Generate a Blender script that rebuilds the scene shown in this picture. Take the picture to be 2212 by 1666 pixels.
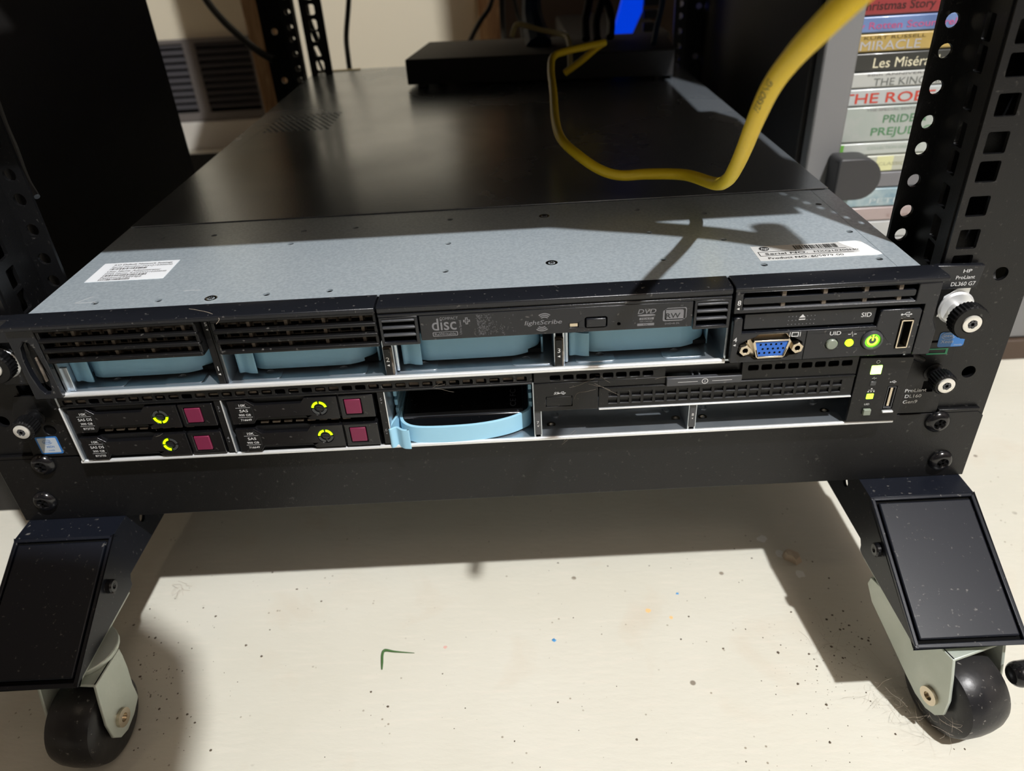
import bpy, bmesh, math, random
from mathutils import Vector, Matrix
random.seed(7)
scene = bpy.context.scene
for o in list(bpy.data.objects): bpy.data.objects.remove(o)
COL = scene.collection
S = 0.001          # everything below is written in millimetres

# ------------------------------------------------------------------ camera
CAMP = Vector((23.58, -325.85, 237.33)); PITCH, YAW, ROLL = 32.44, -1.14, -3.59; FPX = 1591.9
def cam_axes():
    a, b, c = map(math.radians, (PITCH, YAW, ROLL))
    f = Vector((math.sin(b)*math.cos(a), math.cos(b)*math.cos(a), -math.sin(a)))
    r = Vector((math.cos(b), -math.sin(b), 0)); u = r.cross(f)
    return r*math.cos(c)+u*math.sin(c), -r*math.sin(c)+u*math.cos(c), f
CR, CU, CF = cam_axes()
cd = bpy.data.cameras.new('camera'); cam = bpy.data.objects.new('camera', cd); COL.objects.link(cam)
m = Matrix((CR, CU, -CF)).transposed().to_4x4(); m.translation = CAMP*S; cam.matrix_world = m
cd.sensor_width = 36; cd.lens = FPX/2212*36; cd.clip_start = 0.01; cd.clip_end = 50
cd.dof.use_dof = True; cd.dof.focus_distance = 0.375; cd.dof.aperture_fstop = 9.5
scene.camera = cam
def dpt(u, v, D):      # a point seen at pixel (u,v), D mm deep along the view axis
    return CAMP + (CR*((u-1106)/FPX) - CU*((v-833)/FPX) + CF)*D

# ------------------------------------------------------------------ light
w = bpy.data.worlds.new('world'); scene.world = w; w.use_nodes = True
w.node_tree.nodes['Background'].inputs[0].default_value = (0.95, 0.88, 0.80, 1)
w.node_tree.nodes['Background'].inputs[1].default_value = 0.03
def point(name, loc, power, rad, col):
    l = bpy.data.lights.new(name, 'POINT'); l.energy = power; l.shadow_soft_size = rad; l.color = col
    o = bpy.data.objects.new(name, l); COL.objects.link(o); o.location = Vector(loc)*S; return o
point('ceiling_bulb', (760, -1080, 2160), 312, 0.028, (0.97, 0.985, 1.0))
point('far_ceiling_bulb', (-900, -700, 2150), 5, 0.05, (1.0, 0.84, 0.62))
scene.view_settings.view_transform = 'Standard'; scene.view_settings.look = 'None'
scene.view_settings.gamma = 1; scene.view_settings.use_curve_mapping = False
scene.view_settings.exposure = 0.0

# ------------------------------------------------------------------ materials
MATS = {}
def mat(name, col, rough=.5, metal=0., noise=None, bump=None, dust=0., emit=None, estr=1., spec=None, coat=0., trans=0.):
    m = bpy.data.materials.new(name); m.use_nodes = True; nt = m.node_tree; N = nt.nodes; L = nt.links
    b = N['Principled BSDF']; b.inputs['Base Color'].default_value = (*col, 1)
    b.inputs['Roughness'].default_value = rough; b.inputs['Metallic'].default_value = metal
    if spec is not None: b.inputs['Specular IOR Level'].default_value = spec
    if coat: b.inputs['Coat Weight'].default_value = coat
    if emit: b.inputs['Emission Color'].default_value = (*emit, 1); b.inputs['Emission Strength'].default_value = estr
    tc = N.new('ShaderNodeTexCoord'); last = None
    if noise:
        sc, amt, col2 = noise[:3]
        n = N.new('ShaderNodeTexNoise'); n.inputs['Scale'].default_value = sc; n.inputs['Detail'].default_value = 6
        L.new(tc.outputs['Object'], n.inputs['Vector'])
        r = N.new('ShaderNodeValToRGB'); r.color_ramp.elements[0].position = .5-amt; r.color_ramp.elements[1].position = .5+amt
        r.color_ramp.elements[0].color = (*col, 1); r.color_ramp.elements[1].color = (*col2, 1)
        L.new(n.outputs[0], r.inputs[0]); last = r.outputs[0]
    if dust:
        v = N.new('ShaderNodeTexNoise'); v.inputs['Scale'].default_value = 420; v.inputs['Detail'].default_value = 3
        L.new(tc.outputs['Object'], v.inputs['Vector'])
        r = N.new('ShaderNodeValToRGB'); r.color_ramp.elements[0].position = .66; r.color_ramp.elements[1].position = .80
        r.color_ramp.elements[0].color = (0, 0, 0, 1); r.color_ramp.elements[1].color = (dust, dust, dust, 1)
        L.new(v.outputs[0], r.inputs[0])
        x = N.new('ShaderNodeMixRGB'); x.blend_type = 'MIX'; x.inputs[2].default_value = (.35, .33, .3, 1); x.inputs[1].default_value = (*col, 1)
        if last: L.new(last, x.inputs[1])
        L.new(r.outputs[0], x.inputs[0]); last = x.outputs[0]
    if last: L.new(last, b.inputs['Base Color'])
    if bump:
        n = N.new('ShaderNodeTexNoise'); n.inputs['Scale'].default_value = bump[0]; n.inputs['Detail'].default_value = 4
        L.new(tc.outputs['Object'], n.inputs['Vector'])
        p = N.new('ShaderNodeBump'); p.inputs['Strength'].default_value = bump[1]; p.inputs['Distance'].default_value = bump[2]
        L.new(n.outputs[0], p.inputs['Height']); L.new(p.outputs[0], b.inputs['Normal'])
    MATS[name] = m; return m

mat('black_plastic', (.005, .005, .0055), .36, spec=.35, dust=.35, bump=(900, .12, .0004))
mat('bezel_black', (.0085, .0095, .0125), .27, spec=.45, dust=.35, bump=(1200, .15, .0004))
mat('gloss_black', (.006, .006, .007), .18, dust=.2)
mat('powder_black', (.0055, .0055, .006), .34, spec=.35, bump=(1500, .2, .0004), dust=.15)
mat('foot_black', (.007, .0085, .0135), .32, spec=.3, bump=(1500, .05, .0003), dust=.5)
mat('void', (.003, .003, .003), .9, spec=0.1)
mat('dark_grey', (.05, .052, .058), .4, dust=.3)
mat('dusty', (.09, .072, .055), .9, noise=(300, .15, (.2, .165, .13)))
mat('zinc', (.50, .56, .62), .34, .85, noise=(60, .2, (.62, .67, .72)), bump=(700, .08, .0003))
mat('bright_zinc', (.88, .90, .91), .34, .55, bump=(500, .08, .0003))
mat('cast_zinc', (.58, .62, .56), .42, .35, noise=(40, .25, (.45, .50, .44)), bump=(220, .25, .0006))
mat('chrome', (.75, .75, .74), .18, 1.)
mat('screw_face', (.80, .78, .72), .3, .5)
mat('nickel', (.62, .54, .42), .25, 1.)
mat('blue_print', (.30, .56, .71), .38, noise=(25, .2, (.33, .60, .76)))
mat('magenta', (.165, .011, .048), .42)
mat('vga_blue', (.02, .13, .55), .4)
mat('print_white', (.62, .62, .62), .6)
mat('print_grey', (.17, .17, .18), .55)
mat('sticker_white', (.80, .82, .84), .45)
mat('sticker_cream', (.62, .62, .60), .3, noise=(40, .2, (.55, .55, .54)))
mat('torn_paper', (.88, .88, .86), .8)
mat('ink', (.03, .03, .03), .6)
mat('intel_blue', (.03, .16, .45), .3)
mat('intel_pale', (.45, .50, .55), .3)
mat('green_line', (.02, .30, .14), .4)
mat('led_yellow', (.3, .5, 0), .4, emit=(.52, 1., .0), estr=1.5)
mat('led_off', (.045, .048, .05), .3)
mat('led_green', (.2, .6, 0), .4, emit=(.36, 1., .03), estr=4)
mat('led_hot', (.4, .8, .2), .4, emit=(.42, 1., .10), estr=7)
mat('led_lime', (.4, .6, 0), .4, emit=(.5, 1., .02), estr=2.6)
mat('led_ring', (.1, .5, 0), .4, emit=(.18, .8, .01), estr=1.3)
mat('led_grey', (.22, .25, .2), .35)
mat('rubber', (.010, .010, .012), .34, spec=.35, dust=.9, noise=(45, .08, (.022, .021, .021)), bump=(200, .2, .0008))
mat('yellow_jacket', (.86, .60, .015), .42, bump=(120, .1, .001))
mat('tan_jacket', (.62, .50, .20), .5)
mat('cable_black', (.004, .004, .0045), .5, spec=.2)
mat('cable_blue', (.012, .03, .07), .5)
mat('cabinet_black', (.012, .010, .009), .6, bump=(300, .2, .0006))
mat('case_grey', (.19, .19, .19), .6, bump=(200, .1, .0005))
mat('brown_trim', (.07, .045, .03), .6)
mat('knob_black', (.035, .035, .037), .42, bump=(500, .1, .0004))
mat('blue_glow', (.0, .05, .6), .5, emit=(.0, .05, .8), estr=.8)
mat('vent_metal', (.17, .15, .14), .5, .2)
mat('louvre_dark', (.075, .07, .075), .45, .2)
mat('baseboard', (.62, .58, .52), .5)
mat('grass', (.05, .13, .03), .6)
mat('straw', (.6, .52, .35), .7)
mat('blue_chip', (.08, .3, .6), .6)
mat('hair', (.45, .38, .30), .6)
mat('stain', (.82, .82, .78), .7)
mat('crumb', (.60, .50, .38), .8, bump=(300, .5, .001))
mat('grit', (.10, .075, .05), .9)
mat('pink_chip', (.7, .42, .36), .8)
mat('orange_chip', (.85, .55, .25), .8)

def wood(name, c1, c2):
    m = mat(name, c1, .6); nt = m.node_tree; N = nt.nodes; L = nt.links
    tc = N.new('ShaderNodeTexCoord'); mp = N.new('ShaderNodeMapping'); mp.inputs['Scale'].default_value = (14, 14, 1.2)
    n = N.new('ShaderNodeTexNoise'); n.inputs['Scale'].default_value = 9; n.inputs['Detail'].default_value = 6; n.inputs['Distortion'].default_value = 1.5
    r = N.new('ShaderNodeValToRGB'); r.color_ramp.elements[0].color = (*c1, 1); r.color_ramp.elements[1].color = (*c2, 1)
    r.color_ramp.elements[0].position = .35; r.color_ramp.elements[1].position = .65
    L.new(tc.outputs['Object'], mp.inputs[0]); L.new(mp.outputs[0], n.inputs['Vector']); L.new(n.outputs[0], r.inputs[0])
    L.new(r.outputs[0], N['Principled BSDF'].inputs['Base Color']); return m
wood('stud_wood', (.42, .22, .10), (.72, .46, .24))

def floor_mat():
    m = bpy.data.materials.new('painted_concrete'); m.use_nodes = True; nt = m.node_tree; N = nt.nodes; L = nt.links
    b = N['Principled BSDF']; b.inputs['Roughness'].default_value = .55
    tc = N.new('ShaderNodeTexCoord')
    def noise(s, d=5, dist=0, mp=None):
        n = N.new('ShaderNodeTexNoise'); n.inputs['Scale'].default_value = s; n.inputs['Detail'].default_value = d; n.inputs['Distortion'].default_value = dist
        if mp:
            q = N.new('ShaderNodeMapping'); q.inputs['Scale'].default_value = mp; q.inputs['Rotation'].default_value = (0, 0, .6)
            L.new(tc.outputs['Object'], q.inputs[0]); L.new(q.outputs[0], n.inputs['Vector'])
        else: L.new(tc.outputs['Object'], n.inputs['Vector'])
        return n.outputs[0]
    def ramp(src, p0, p1, c0, c1):
        r = N.new('ShaderNodeValToRGB'); r.color_ramp.elements[0].position = p0; r.color_ramp.elements[1].position = p1
        r.color_ramp.elements[0].color = (*c0, 1); r.color_ramp.elements[1].color = (*c1, 1); L.new(src, r.inputs[0]); return r.outputs[0]
    def mix(f, a, c):
        x = N.new('ShaderNodeMixRGB'); L.new(f, x.inputs[0]); L.new(a, x.inputs[1]); x.inputs[2].default_value = (*c, 1); return x.outputs[0]
    base = ramp(noise(6), .3, .7, (.62, .595, .50), (.69, .665, .575))
    base = mix(ramp(noise(17, 6, .5), .58, .74, (0, 0, 0), (.35, .35, .35)), base, (.60, .50, .38))
    # streaks of a trowel
    base = mix(ramp(noise(30, 4, 0, (1, 9, 1)), .55, .75, (0, 0, 0), (.22, .22, .22)), base, (.80, .72, .62))
    # fine dark grit, denser in places
    vo = N.new('ShaderNodeTexVoronoi'); vo.inputs['Scale'].default_value = 170; vo.inputs['Randomness'].default_value = 1
    L.new(tc.outputs['Object'], vo.inputs['Vector'])
    spot = ramp(vo.outputs['Distance'], .07, .14, (1, 1, 1), (0, 0, 0))
    den = ramp(noise(40, 3), .56, .62, (0, 0, 0), (.75, .75, .75))
    mm = N.new('ShaderNodeMath'); mm.operation = 'MULTIPLY'; L.new(spot, mm.inputs[0]); L.new(den, mm.inputs[1])
    base = mix(mm.outputs[0], base, (.22, .17, .11))
    vo2 = N.new('ShaderNodeTexVoronoi'); vo2.inputs['Scale'].default_value = 38
    L.new(tc.outputs['Object'], vo2.inputs['Vector'])
    s2 = ramp(vo2.outputs['Distance'], .05, .075, (1, 1, 1), (0, 0, 0)); d2 = ramp(noise(22, 2), .55, .6, (0, 0, 0), (.8, .8, .8))
    m2 = N.new('ShaderNodeMath'); m2.operation = 'MULTIPLY'; L.new(s2, m2.inputs[0]); L.new(d2, m2.inputs[1])
    base = mix(m2.outputs[0], base, (.16, .12, .08))
    L.new(base, b.inputs['Base Color'])
    p = N.new('ShaderNodeBump'); p.inputs['Strength'].default_value = .25; p.inputs['Distance'].default_value = .0012
    L.new(noise(110, 5, 0, (1, 2.5, 1)), p.inputs['Height']); L.new(p.outputs[0], b.inputs['Normal'])
    MATS['floor'] = m
floor_mat()
mat('wall_paint', (.74, .66, .50), .8, bump=(60, .15, .002))
mat('panelling', (.09, .07, .052), .6, noise=(3, .2, (.12, .09, .068)))

# galvanised steel: fine spangle, smudges in the gloss
def galv(name, c1, c2, r0, r1, metal=.5):
    m = bpy.data.materials.new(name); m.use_nodes = True; nt = m.node_tree; N = nt.nodes; L = nt.links
    b = N['Principled BSDF']; b.inputs['Metallic'].default_value = metal
    tc = N.new('ShaderNodeTexCoord')
    n = N.new('ShaderNodeTexNoise'); n.inputs['Scale'].default_value = 620; n.inputs['Detail'].default_value = 5
    L.new(tc.outputs['Object'], n.inputs['Vector'])
    r = N.new('ShaderNodeValToRGB'); r.color_ramp.elements[0].position = .35; r.color_ramp.elements[1].position = .65
    r.color_ramp.elements[0].color = (*c1, 1); r.color_ramp.elements[1].color = (*c2, 1); L.new(n.outputs[0], r.inputs[0])
    L.new(r.outputs[0], b.inputs['Base Color'])
    n2 = N.new('ShaderNodeTexNoise'); n2.inputs['Scale'].default_value = 9; n2.inputs['Detail'].default_value = 4; n2.inputs['Distortion'].default_value = .3
    L.new(tc.outputs['Object'], n2.inputs['Vector'])
    mr = N.new('ShaderNodeMapRange'); mr.inputs[1].default_value = .35; mr.inputs[2].default_value = .7
    mr.inputs[3].default_value = r0; mr.inputs[4].default_value = r1; L.new(n2.outputs[0], mr.inputs[0]); L.new(mr.outputs[0], b.inputs['Roughness'])
    p = N.new('ShaderNodeBump'); p.inputs['Strength'].default_value = .10; p.inputs['Distance'].default_value = .0004
    L.new(n.outputs[0], p.inputs['Height']); L.new(p.outputs[0], b.inputs['Normal'])
    MATS[name] = m
galv('galvanised', (.50, .58, .635), (.63, .71, .76), .30, .42, .52)
galv('lid_steel', (.33, .37, .41), (.41, .45, .49), .20, .30, .75)

# ------------------------------------------------------------------ builders
FONT_CACHE = {}
def text_mesh(s, bold=False):
    key = (s, bold)
    if key in FONT_CACHE: return FONT_CACHE[key]
    c = bpy.data.curves.new('txt', 'FONT'); c.body = s; c.resolution_u = 3
    if bold and 'M' not in s: c.offset = .009
    o = bpy.data.objects.new('txt', c); COL.objects.link(o)
    dg = bpy.context.evaluated_depsgraph_get(); me = bpy.data.meshes.new_from_object(o.evaluated_get(dg))
    vs = [tuple(v.co) for v in me.vertices]; fs = [tuple(p.vertices) for p in me.polygons]
    bpy.data.objects.remove(o); bpy.data.curves.remove(c); bpy.data.meshes.remove(me)
    FONT_CACHE[key] = (vs, fs); return vs, fs

def P_front(y): return (Vector((1, 0, 0)), Vector((0, 0, 1)), Vector((0, -1, 0)), y)     # a->x b->z
def mapf(plane, val):
    # plane -> function (a,b,c) -> world, c measured along +depth axis
    if plane == 'xz': return lambda a, b, c: Vector((a, val+c, b))
    if plane == 'xy': return lambda a, b, c: Vector((a, b, val-c))
    if plane == 'yz': return lambda a, b, c: Vector((val+c, a, b))
class MB:
    def __init__(s): s.bm = bmesh.new(); s.mi = 0; s.xf = None
    def add(s, vs, fs):
        if s.xf: vs = [s.xf @ Vector(v) for v in vs]
        V = [s.bm.verts.new(v) for v in vs]; out = []
        for f in fs:
            try: q = s.bm.faces.new([V[i] for i in f]); q.material_index = s.mi; out.append(q)
            except ValueError: pass
        return s
    def box(s, x0, x1, y0, y1, z0, z1):
        vs = [(x, y, z) for x in (x0, x1) for y in (y0, y1) for z in (z0, z1)]
        return s.add(vs, [(0, 1, 3, 2), (4, 6, 7, 5), (0, 4, 5, 1), (2, 3, 7, 6), (0, 2, 6, 4), (1, 5, 7, 3)])
    def plate(s, outer, holes, t, plane='xz', val=0., depth0=0.):
        c = bpy.data.curves.new('p', 'CURVE'); c.dimensions = '2D'; c.fill_mode = 'BOTH'; c.extrude = t/2
        loops = (outer if isinstance(outer[0][0], (tuple, list)) else [outer]) + list(holes)
        for lp in loops:
            sp = c.splines.new('POLY'); sp.points.add(len(lp)-1); sp.use_cyclic_u = True
            for p, q in zip(sp.points, lp): p.co = (q[0], q[1], 0, 1)
        o = bpy.data.objects.new('p', c); COL.objects.link(o)
        dg = bpy.context.evaluated_depsgraph_get(); me = bpy.data.meshes.new_from_object(o.evaluated_get(dg))
        f = mapf(plane, val)
        vs = [f(v.co.x, v.co.y, v.co.z+t/2+depth0) for v in me.vertices]; fs = [tuple(p.vertices) for p in me.polygons]
        bpy.data.objects.remove(o); bpy.data.curves.remove(c); bpy.data.meshes.remove(me)
        return s.add(vs, fs)
    def prism(s, poly, a, b, axis='y'):
        n = len(poly)
        def mk(p, d): return {'y': (p[0], d, p[1]), 'z': (p[0], p[1], d), 'x': (d, p[0], p[1])}[axis]
        vs = [mk(p, a) for p in poly]+[mk(p, b) for p in poly]
        return s.add(vs, [tuple(range(n)), tuple(range(2*n-1, n-1, -1))]+[(i, (i+1) % n, n+(i+1) % n, n+i) for i in range(n)])
    def lathe(s, prof, org, ax=(0, -1, 0), seg=32, ribs=0, ribd=0.):
        ax = Vector(ax).normalized(); t = Vector((0, 0, 1)) if abs(ax.z) < .9 else Vector((1, 0, 0))
        u = ax.cross(t).normalized(); v = ax.cross(u); org = Vector(org); vs = []; fs = []
        for k, pr in enumerate(prof):
            r, h = pr[0], pr[1]; rib = len(pr) > 2 and pr[2]
            for i in range(seg):
                a = 2*math.pi*i/seg; rr = r-(ribd if rib and i % 2 else 0)
                vs.append(org+ax*h+u*(rr*math.cos(a))+v*(rr*math.sin(a)))
        for k in range(len(prof)-1):
            for i in range(seg):
                j = (i+1) % seg; fs.append((k*seg+i, k*seg+j, (k+1)*seg+j, (k+1)*seg+i))
        fs.append(tuple(range(seg-1, -1, -1))); fs.append(tuple(range((len(prof)-1)*seg, len(prof)*seg)))
        return s.add(vs, fs)
    def cyl(s, org, r, h, ax=(0, -1, 0), seg=24, r2=None): return s.lathe([(r, 0), (r if r2 is None else r2, h)], org, ax, seg)
    def ring(s, org, r0, r1, h, ax=(0, -1, 0), seg=32):
        return s.lathe([(r0, 0), (r1, 0), (r1, h), (r0, h), (r0, 0.)], org, ax, seg) if False else s._ring(org, r0, r1, h, ax, seg)
    def _ring(s, org, r0, r1, h, ax, seg, a0=0, a1=360):
        ax = Vector(ax).normalized(); t = Vector((0, 0, 1)) if abs(ax.z) < .9 else Vector((0, 1, 0))
        v = (t-ax*t.dot(ax)).normalized(); u = v.cross(ax)*-1; u = -u if ax.y < 0 and u.x < 0 else u
        org = Vector(org); full = abs(a1-a0) >= 360; n = seg if full else seg+1; vs = []; fs = []
        for i in range(n):
            a = math.radians(a0+(a1-a0)*i/seg); d = u*math.cos(a)+v*math.sin(a)
            vs += [org+d*r0, org+d*r1, org+d*r1+ax*h, org+d*r0+ax*h]
        for i in range(seg):
            a = 4*i; b = 4*((i+1) % n)
            for k in range(4): fs.append((a+k, a+(k+1) % 4, b+(k+1) % 4, b+k))
        if not full: fs += [(0, 1, 2, 3), (4*n-4, 4*n-1, 4*n-2, 4*n-3)]
        return s.add(vs, fs)
    def tube(s, pts, r, seg=10, sub=6, smooth=True, cyc=False):
        pts = [Vector(p) for p in pts]; R = r if isinstance(r, (list, tuple)) else [r]*len(pts)
        if smooth:
            q = []; rr = []; n = len(pts)
            for i in range(n-1):
                p0, p1, p2, p3 = pts[max(i-1, 0)], pts[i], pts[i+1], pts[min(i+2, n-1)]
                for k in range(sub):
                    t = k/sub; q.append(.5*((2*p1)+(p2-p0)*t+(2*p0-5*p1+4*p2-p3)*t*t+(3*p1-p0-3*p2+p3)*t**3)); rr.append(R[i]*(1-t)+R[i+1]*t)
            q.append(pts[-1]); rr.append(R[-1]); pts, R = q, rr
        n = len(pts); T = [(pts[min(i+1, n-1)]-pts[max(i-1, 0)]).normalized() for i in range(n)]
        u = T[0].orthogonal().normalized(); vs = []; fs = []
        for i in range(n):
            u = (u-T[i]*u.dot(T[i])).normalized(); v = T[i].cross(u)
            for k in range(seg):
                a = 2*math.pi*k/seg; vs.append(pts[i]+u*(R[i]*math.cos(a))+v*(R[i]*math.sin(a)))
        for i in range(n-1):
            for k in range(seg):
                j = (k+1) % seg; fs.append((i*seg+k, i*seg+j, (i+1)*seg+j, (i+1)*seg+k))
        fs += [tuple(range(seg-1, -1, -1)), tuple(range((n-1)*seg, n*seg))]
        s.path = pts; return s.add(vs, fs)
    def text(s, t, size, a, b, plane='xz', val=0., align='l', rot=0., bold=False, width=None, shear=0.):
        vs, fs = text_mesh(t, bold); f = mapf(plane, val)
        if not vs: return s
        x0 = min(v[0] for v in vs); x1 = max(v[0] for v in vs); sx = size if not width else width/(x1-x0)
        off = {'l': -x0, 'c': -(x0+x1)/2, 'r': -x1}[align]; c, d = math.cos(rot), math.sin(rot); out = []
        for v in vs:
            X = (v[0]+off+shear*v[1])*sx; Y = v[1]*size; out.append(f(a+X*c-Y*d, b+X*d+Y*c, 0))
        return s.add(out, fs)
    def build(s, name, mats, root=None, bevel=.0, seg=2, loc=None, angle=35, flat=False):
        me = bpy.data.meshes.new(name); bm = s.bm
        bmesh.ops.remove_doubles(bm, verts=bm.verts, dist=1e-4)
        if not flat: bmesh.ops.recalc_face_normals(bm, faces=bm.faces)
        org = Vector(root['_loc']) if root is not None else Vector(loc or (0, 0, 0))
        for v in bm.verts: v.co = (v.co-org)*S
        bm.to_mesh(me); bm.free()
        mats = [mats] if isinstance(mats, str) else mats
        for q in mats: me.materials.append(MATS[q])
        for p in me.polygons: p.use_smooth = True
        me.set_sharp_from_angle(angle=math.radians(angle))
        o = bpy.data.objects.new(name, me); COL.objects.link(o)
        if root is not None: o.parent = root
        else: o.location = org*S
        o['_loc'] = list(org)
        if bevel:
            b = o.modifiers.new('bevel', 'BEVEL'); b.width = bevel*S; b.segments = seg; b.limit_method = 'ANGLE'; b.angle_limit = math.radians(40)
        return o
def circ(x, y, r, n=20, a0=0): return [(x+r*math.cos(a0+2*math.pi*i/n), y+r*math.sin(a0+2*math.pi*i/n)) for i in range(n)]
def rect(x0, x1, y0, y1): return [(x0, y0), (x1, y0), (x1, y1), (x0, y1)]
def rrect(x0, x1, y0, y1, r, n=4):
    out = []
    for cx, cy, a in ((x1-r, y1-r, 0), (x0+r, y1-r, 90), (x0+r, y0+r, 180), (x1-r, y0+r, 270)):
        for i in range(n+1): t = math.radians(a+90*i/n); out.append((cx+r*math.cos(t), cy+r*math.sin(t)))
    return out
def tag(o, label=None, cat=None, group=None, kind=None):
    for k, v in (('label', label), ('category', cat), ('group', group), ('kind', kind)):
        if v: o[k] = v
    return o
def thing(name, loc, label, cat, group=None, rz=0):
    o = bpy.data.objects.new(name, None); COL.objects.link(o); o.location = Vector(loc)*S; o['_loc'] = list(loc)
    o.rotation_euler = (0, 0, rz); o.empty_display_size = .02
    return tag(o, label, cat, group)
def copy_tree(o, loc=None, rot=None, parent=None, delta=None):
    c = o.copy(); COL.objects.link(c); c.parent = parent
    if loc is not None: c.location = Vector(loc)*S
    if rot is not None: c.rotation_euler = rot
    for ch in list(o.children): copy_tree(ch, parent=c)
    return c

# ================================================================== SETTING
FZ = -148
tag(MB().box(-1900, 2000, -1500, 1300, FZ-20, FZ).build('floor', 'floor', loc=(0, 0, FZ)), kind='structure')
tag(MB().box(-1900, 2000, 1300, 1330, FZ, 2250).build('wall_back', 'wall_paint', loc=(0, 1300, FZ)), kind='structure')
tag(MB().box(2000, 2030, -1500, 1330, FZ, 2250).build('wall_right', 'panelling', loc=(2000, 0, FZ)), kind='structure')
tag(MB().box(-1930, -1900, -1500, 1330, FZ, 2250).build('wall_left', 'panelling', loc=(-1900, 0, FZ)), kind='structure')
tag(MB().box(-1930, 2030, -1530, -1500, FZ, 2250).build('wall_front', 'panelling', loc=(0, -1500, FZ)), kind='structure')
tag(MB().box(-1930, 2030, -1530, 1330, 2250, 2280).build('ceiling', 'panelling', loc=(0, 0, 2250)), kind='structure')
tag(MB().box(-1898, 250, 1284, 1299, FZ, -92).build('baseboard_back', 'baseboard', loc=(0, 1290, FZ), bevel=2), kind='structure')
# wooden studs
tag(MB().box(-397, -350, 1000, 1040, FZ, 1500).build('trim_1', 'stud_wood', loc=(-390, 1000, FZ), bevel=2), kind='structure')
tag(MB().box(-28, 14, 1262, 1298, -90, 1500).build('trim_2', 'stud_wood', loc=(0, 1262, -90), bevel=2), kind='structure')

bp = thing('shade_board', (300, 1250, FZ), 'added dark brown board standing in for shade on the back wall right of the right wooden stud', 'board')  # added sheet: shade on the back wall given as dark brown colour
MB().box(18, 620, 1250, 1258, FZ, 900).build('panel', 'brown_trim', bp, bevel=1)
# return-air grille on the back wall
g = thing('wall_vent', (-560, 1295, -88), 'dark louvred air grille low on the back wall left of the rack', 'vent')
MB().plate(rect(-760, -478, -90, 66), [rect(-748, -624, -74, 58), rect(-600, -492, -74, 58)], 6, 'xz', 1288).build('frame', 'vent_metal', g, bevel=1)
MB().box(-752, -486, 1296, 1299, -80, 62).build('back_plate', 'void', g)
for xa, xb in ((-748, -624), (-600, -492)):
    for k in range(10):
        z = -66+k*13
        MB().add([(xa, 1289, z), (xb, 1289, z), (xb, 1296, z+7), (xa, 1296, z+7), (xa, 1289, z+1.5), (xb, 1289, z+1.5), (xb, 1296, z+8.5), (xa, 1296, z+8.5)],
                 [(0, 1, 2, 3), (4, 7, 6, 5), (0, 4, 5, 1), (3, 2, 6, 7), (0, 3, 7, 4), (1, 5, 6, 2)]).build('louvre', 'louvre_dark', g)

# ================================================================== BACKGROUND FURNITURE
c = thing('cabinet', (-700, 260, FZ), 'tall black cabinet with a plain dark front left of the rack', 'cabinet')
MB().box(-1150, -281, 130, 386, FZ, 1150).build('carcass', 'cabinet_black', c, bevel=2)
MB().box(-1150, -282, 124, 130, FZ+60, 1148).build('door', 'cabinet_black', c, bevel=1.5)
s_ = thing('subwoofer', (-415, 660, FZ), 'low black box on the floor behind the tall cabinet, left of the rack', 'box')
MB().box(-540, -290, 420, 900, FZ+4, -62).build('body', 'void', s_, bevel=3)
for x in (-520, -310): 
    for y in (440, 880): MB().cyl((x, y, FZ), 6, 4, (0, 0, 1), 12).build('foot', 'rubber', s_)

bk = thing('bookcase', (400, 290, FZ), 'grey bookcase with its shaded side panel coloured black, right of the rack', 'bookcase')
MB().box(262, 272, 299, 770, FZ, 1400).build('side_panel', 'cabinet_black', bk, bevel=1)  # bookcase side in shadow, the shade put in as black colour
MB().box(266, 293, 284, 299, FZ, 1400).build('front_stile', 'case_grey', bk, bevel=2)
MB().box(478, 900, 284, 299, FZ+22, 1400).build('front_panel', 'case_grey', bk, bevel=2)
MB().box(293, 900, 280, 299, FZ, FZ+21).build('toe_kick', 'brown_trim', bk, bevel=1)
MB().box(272, 900, 744, 750, FZ, 1400).build('back_panel', 'case_grey', bk)
MB().box(900, 915, 284, 750, FZ, 1400).build('side_panel', 'case_grey', bk, bevel=1)
for z in (-40, 330, 700, 1060): MB().box(272, 900, 300, 743, z-16, z).build('shelf', 'case_grey', bk, bevel=1)
# D shaped bumper handle on the stile
prof = [(284, 26), (284, 58), (286, 60)] + [(303+17*math.cos(a), 43+17*math.sin(a)) for a in [math.radians(90-15*i) for i in range(0, 13)]] + [(286, 26)]
kb = MB().prism(prof, 262, 284, 'y').build('handle', 'knob_black', bk, bevel=4, seg=3); kb['label'] = 'black rounded handle'

# disc cases lying in a stack, spines to the front
def case(z0, z1, col, label, ink=None, lines=(), x0=278, x1=468, y0=300, band=None, noise=None):
    mn = 'case_%d' % len(MATS); mat(mn, col, .3, noise=noise, coat=.3)
    t = thing('disc_case', ((x0+x1)/2, 365, z0), label, 'disc case', 'disc cases stacked in the bookcase')
    b = MB().box(x0, x1, y0, 436, z0+.25, z1-.25)
    b.build('case', mn, t, bevel=1.2)
    if band:
        bn = mn+'b'; mat(bn, band[2], .4); MB().box(band[0], band[1], y0-.15, y0+.2, z0+1, z1-1).build('band', bn, t)
    for (s, size, x, z, width, inkc, bold) in lines:
        inn = 'ink_%d' % len(MATS); mat(inn, inkc, .5)
        MB().text(s, size, x, z, 'xz', y0-.25, width=width, bold=bold).build('lettering', inn, t, flat=True)
W = (.62, .66, .62)
case(172.2, 186.5, (0.4298, 0.4298, 0.4003), 'pale disc case at the top of the visible stack')
case(158.2, 172.0, (0.2689, 0.0387, 0.0416), 'red disc case with a dark script title', lines=[('A Christmas Story', 8.5, 284, 162.3, 68, (.05, .012, .012), True)])
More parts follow.
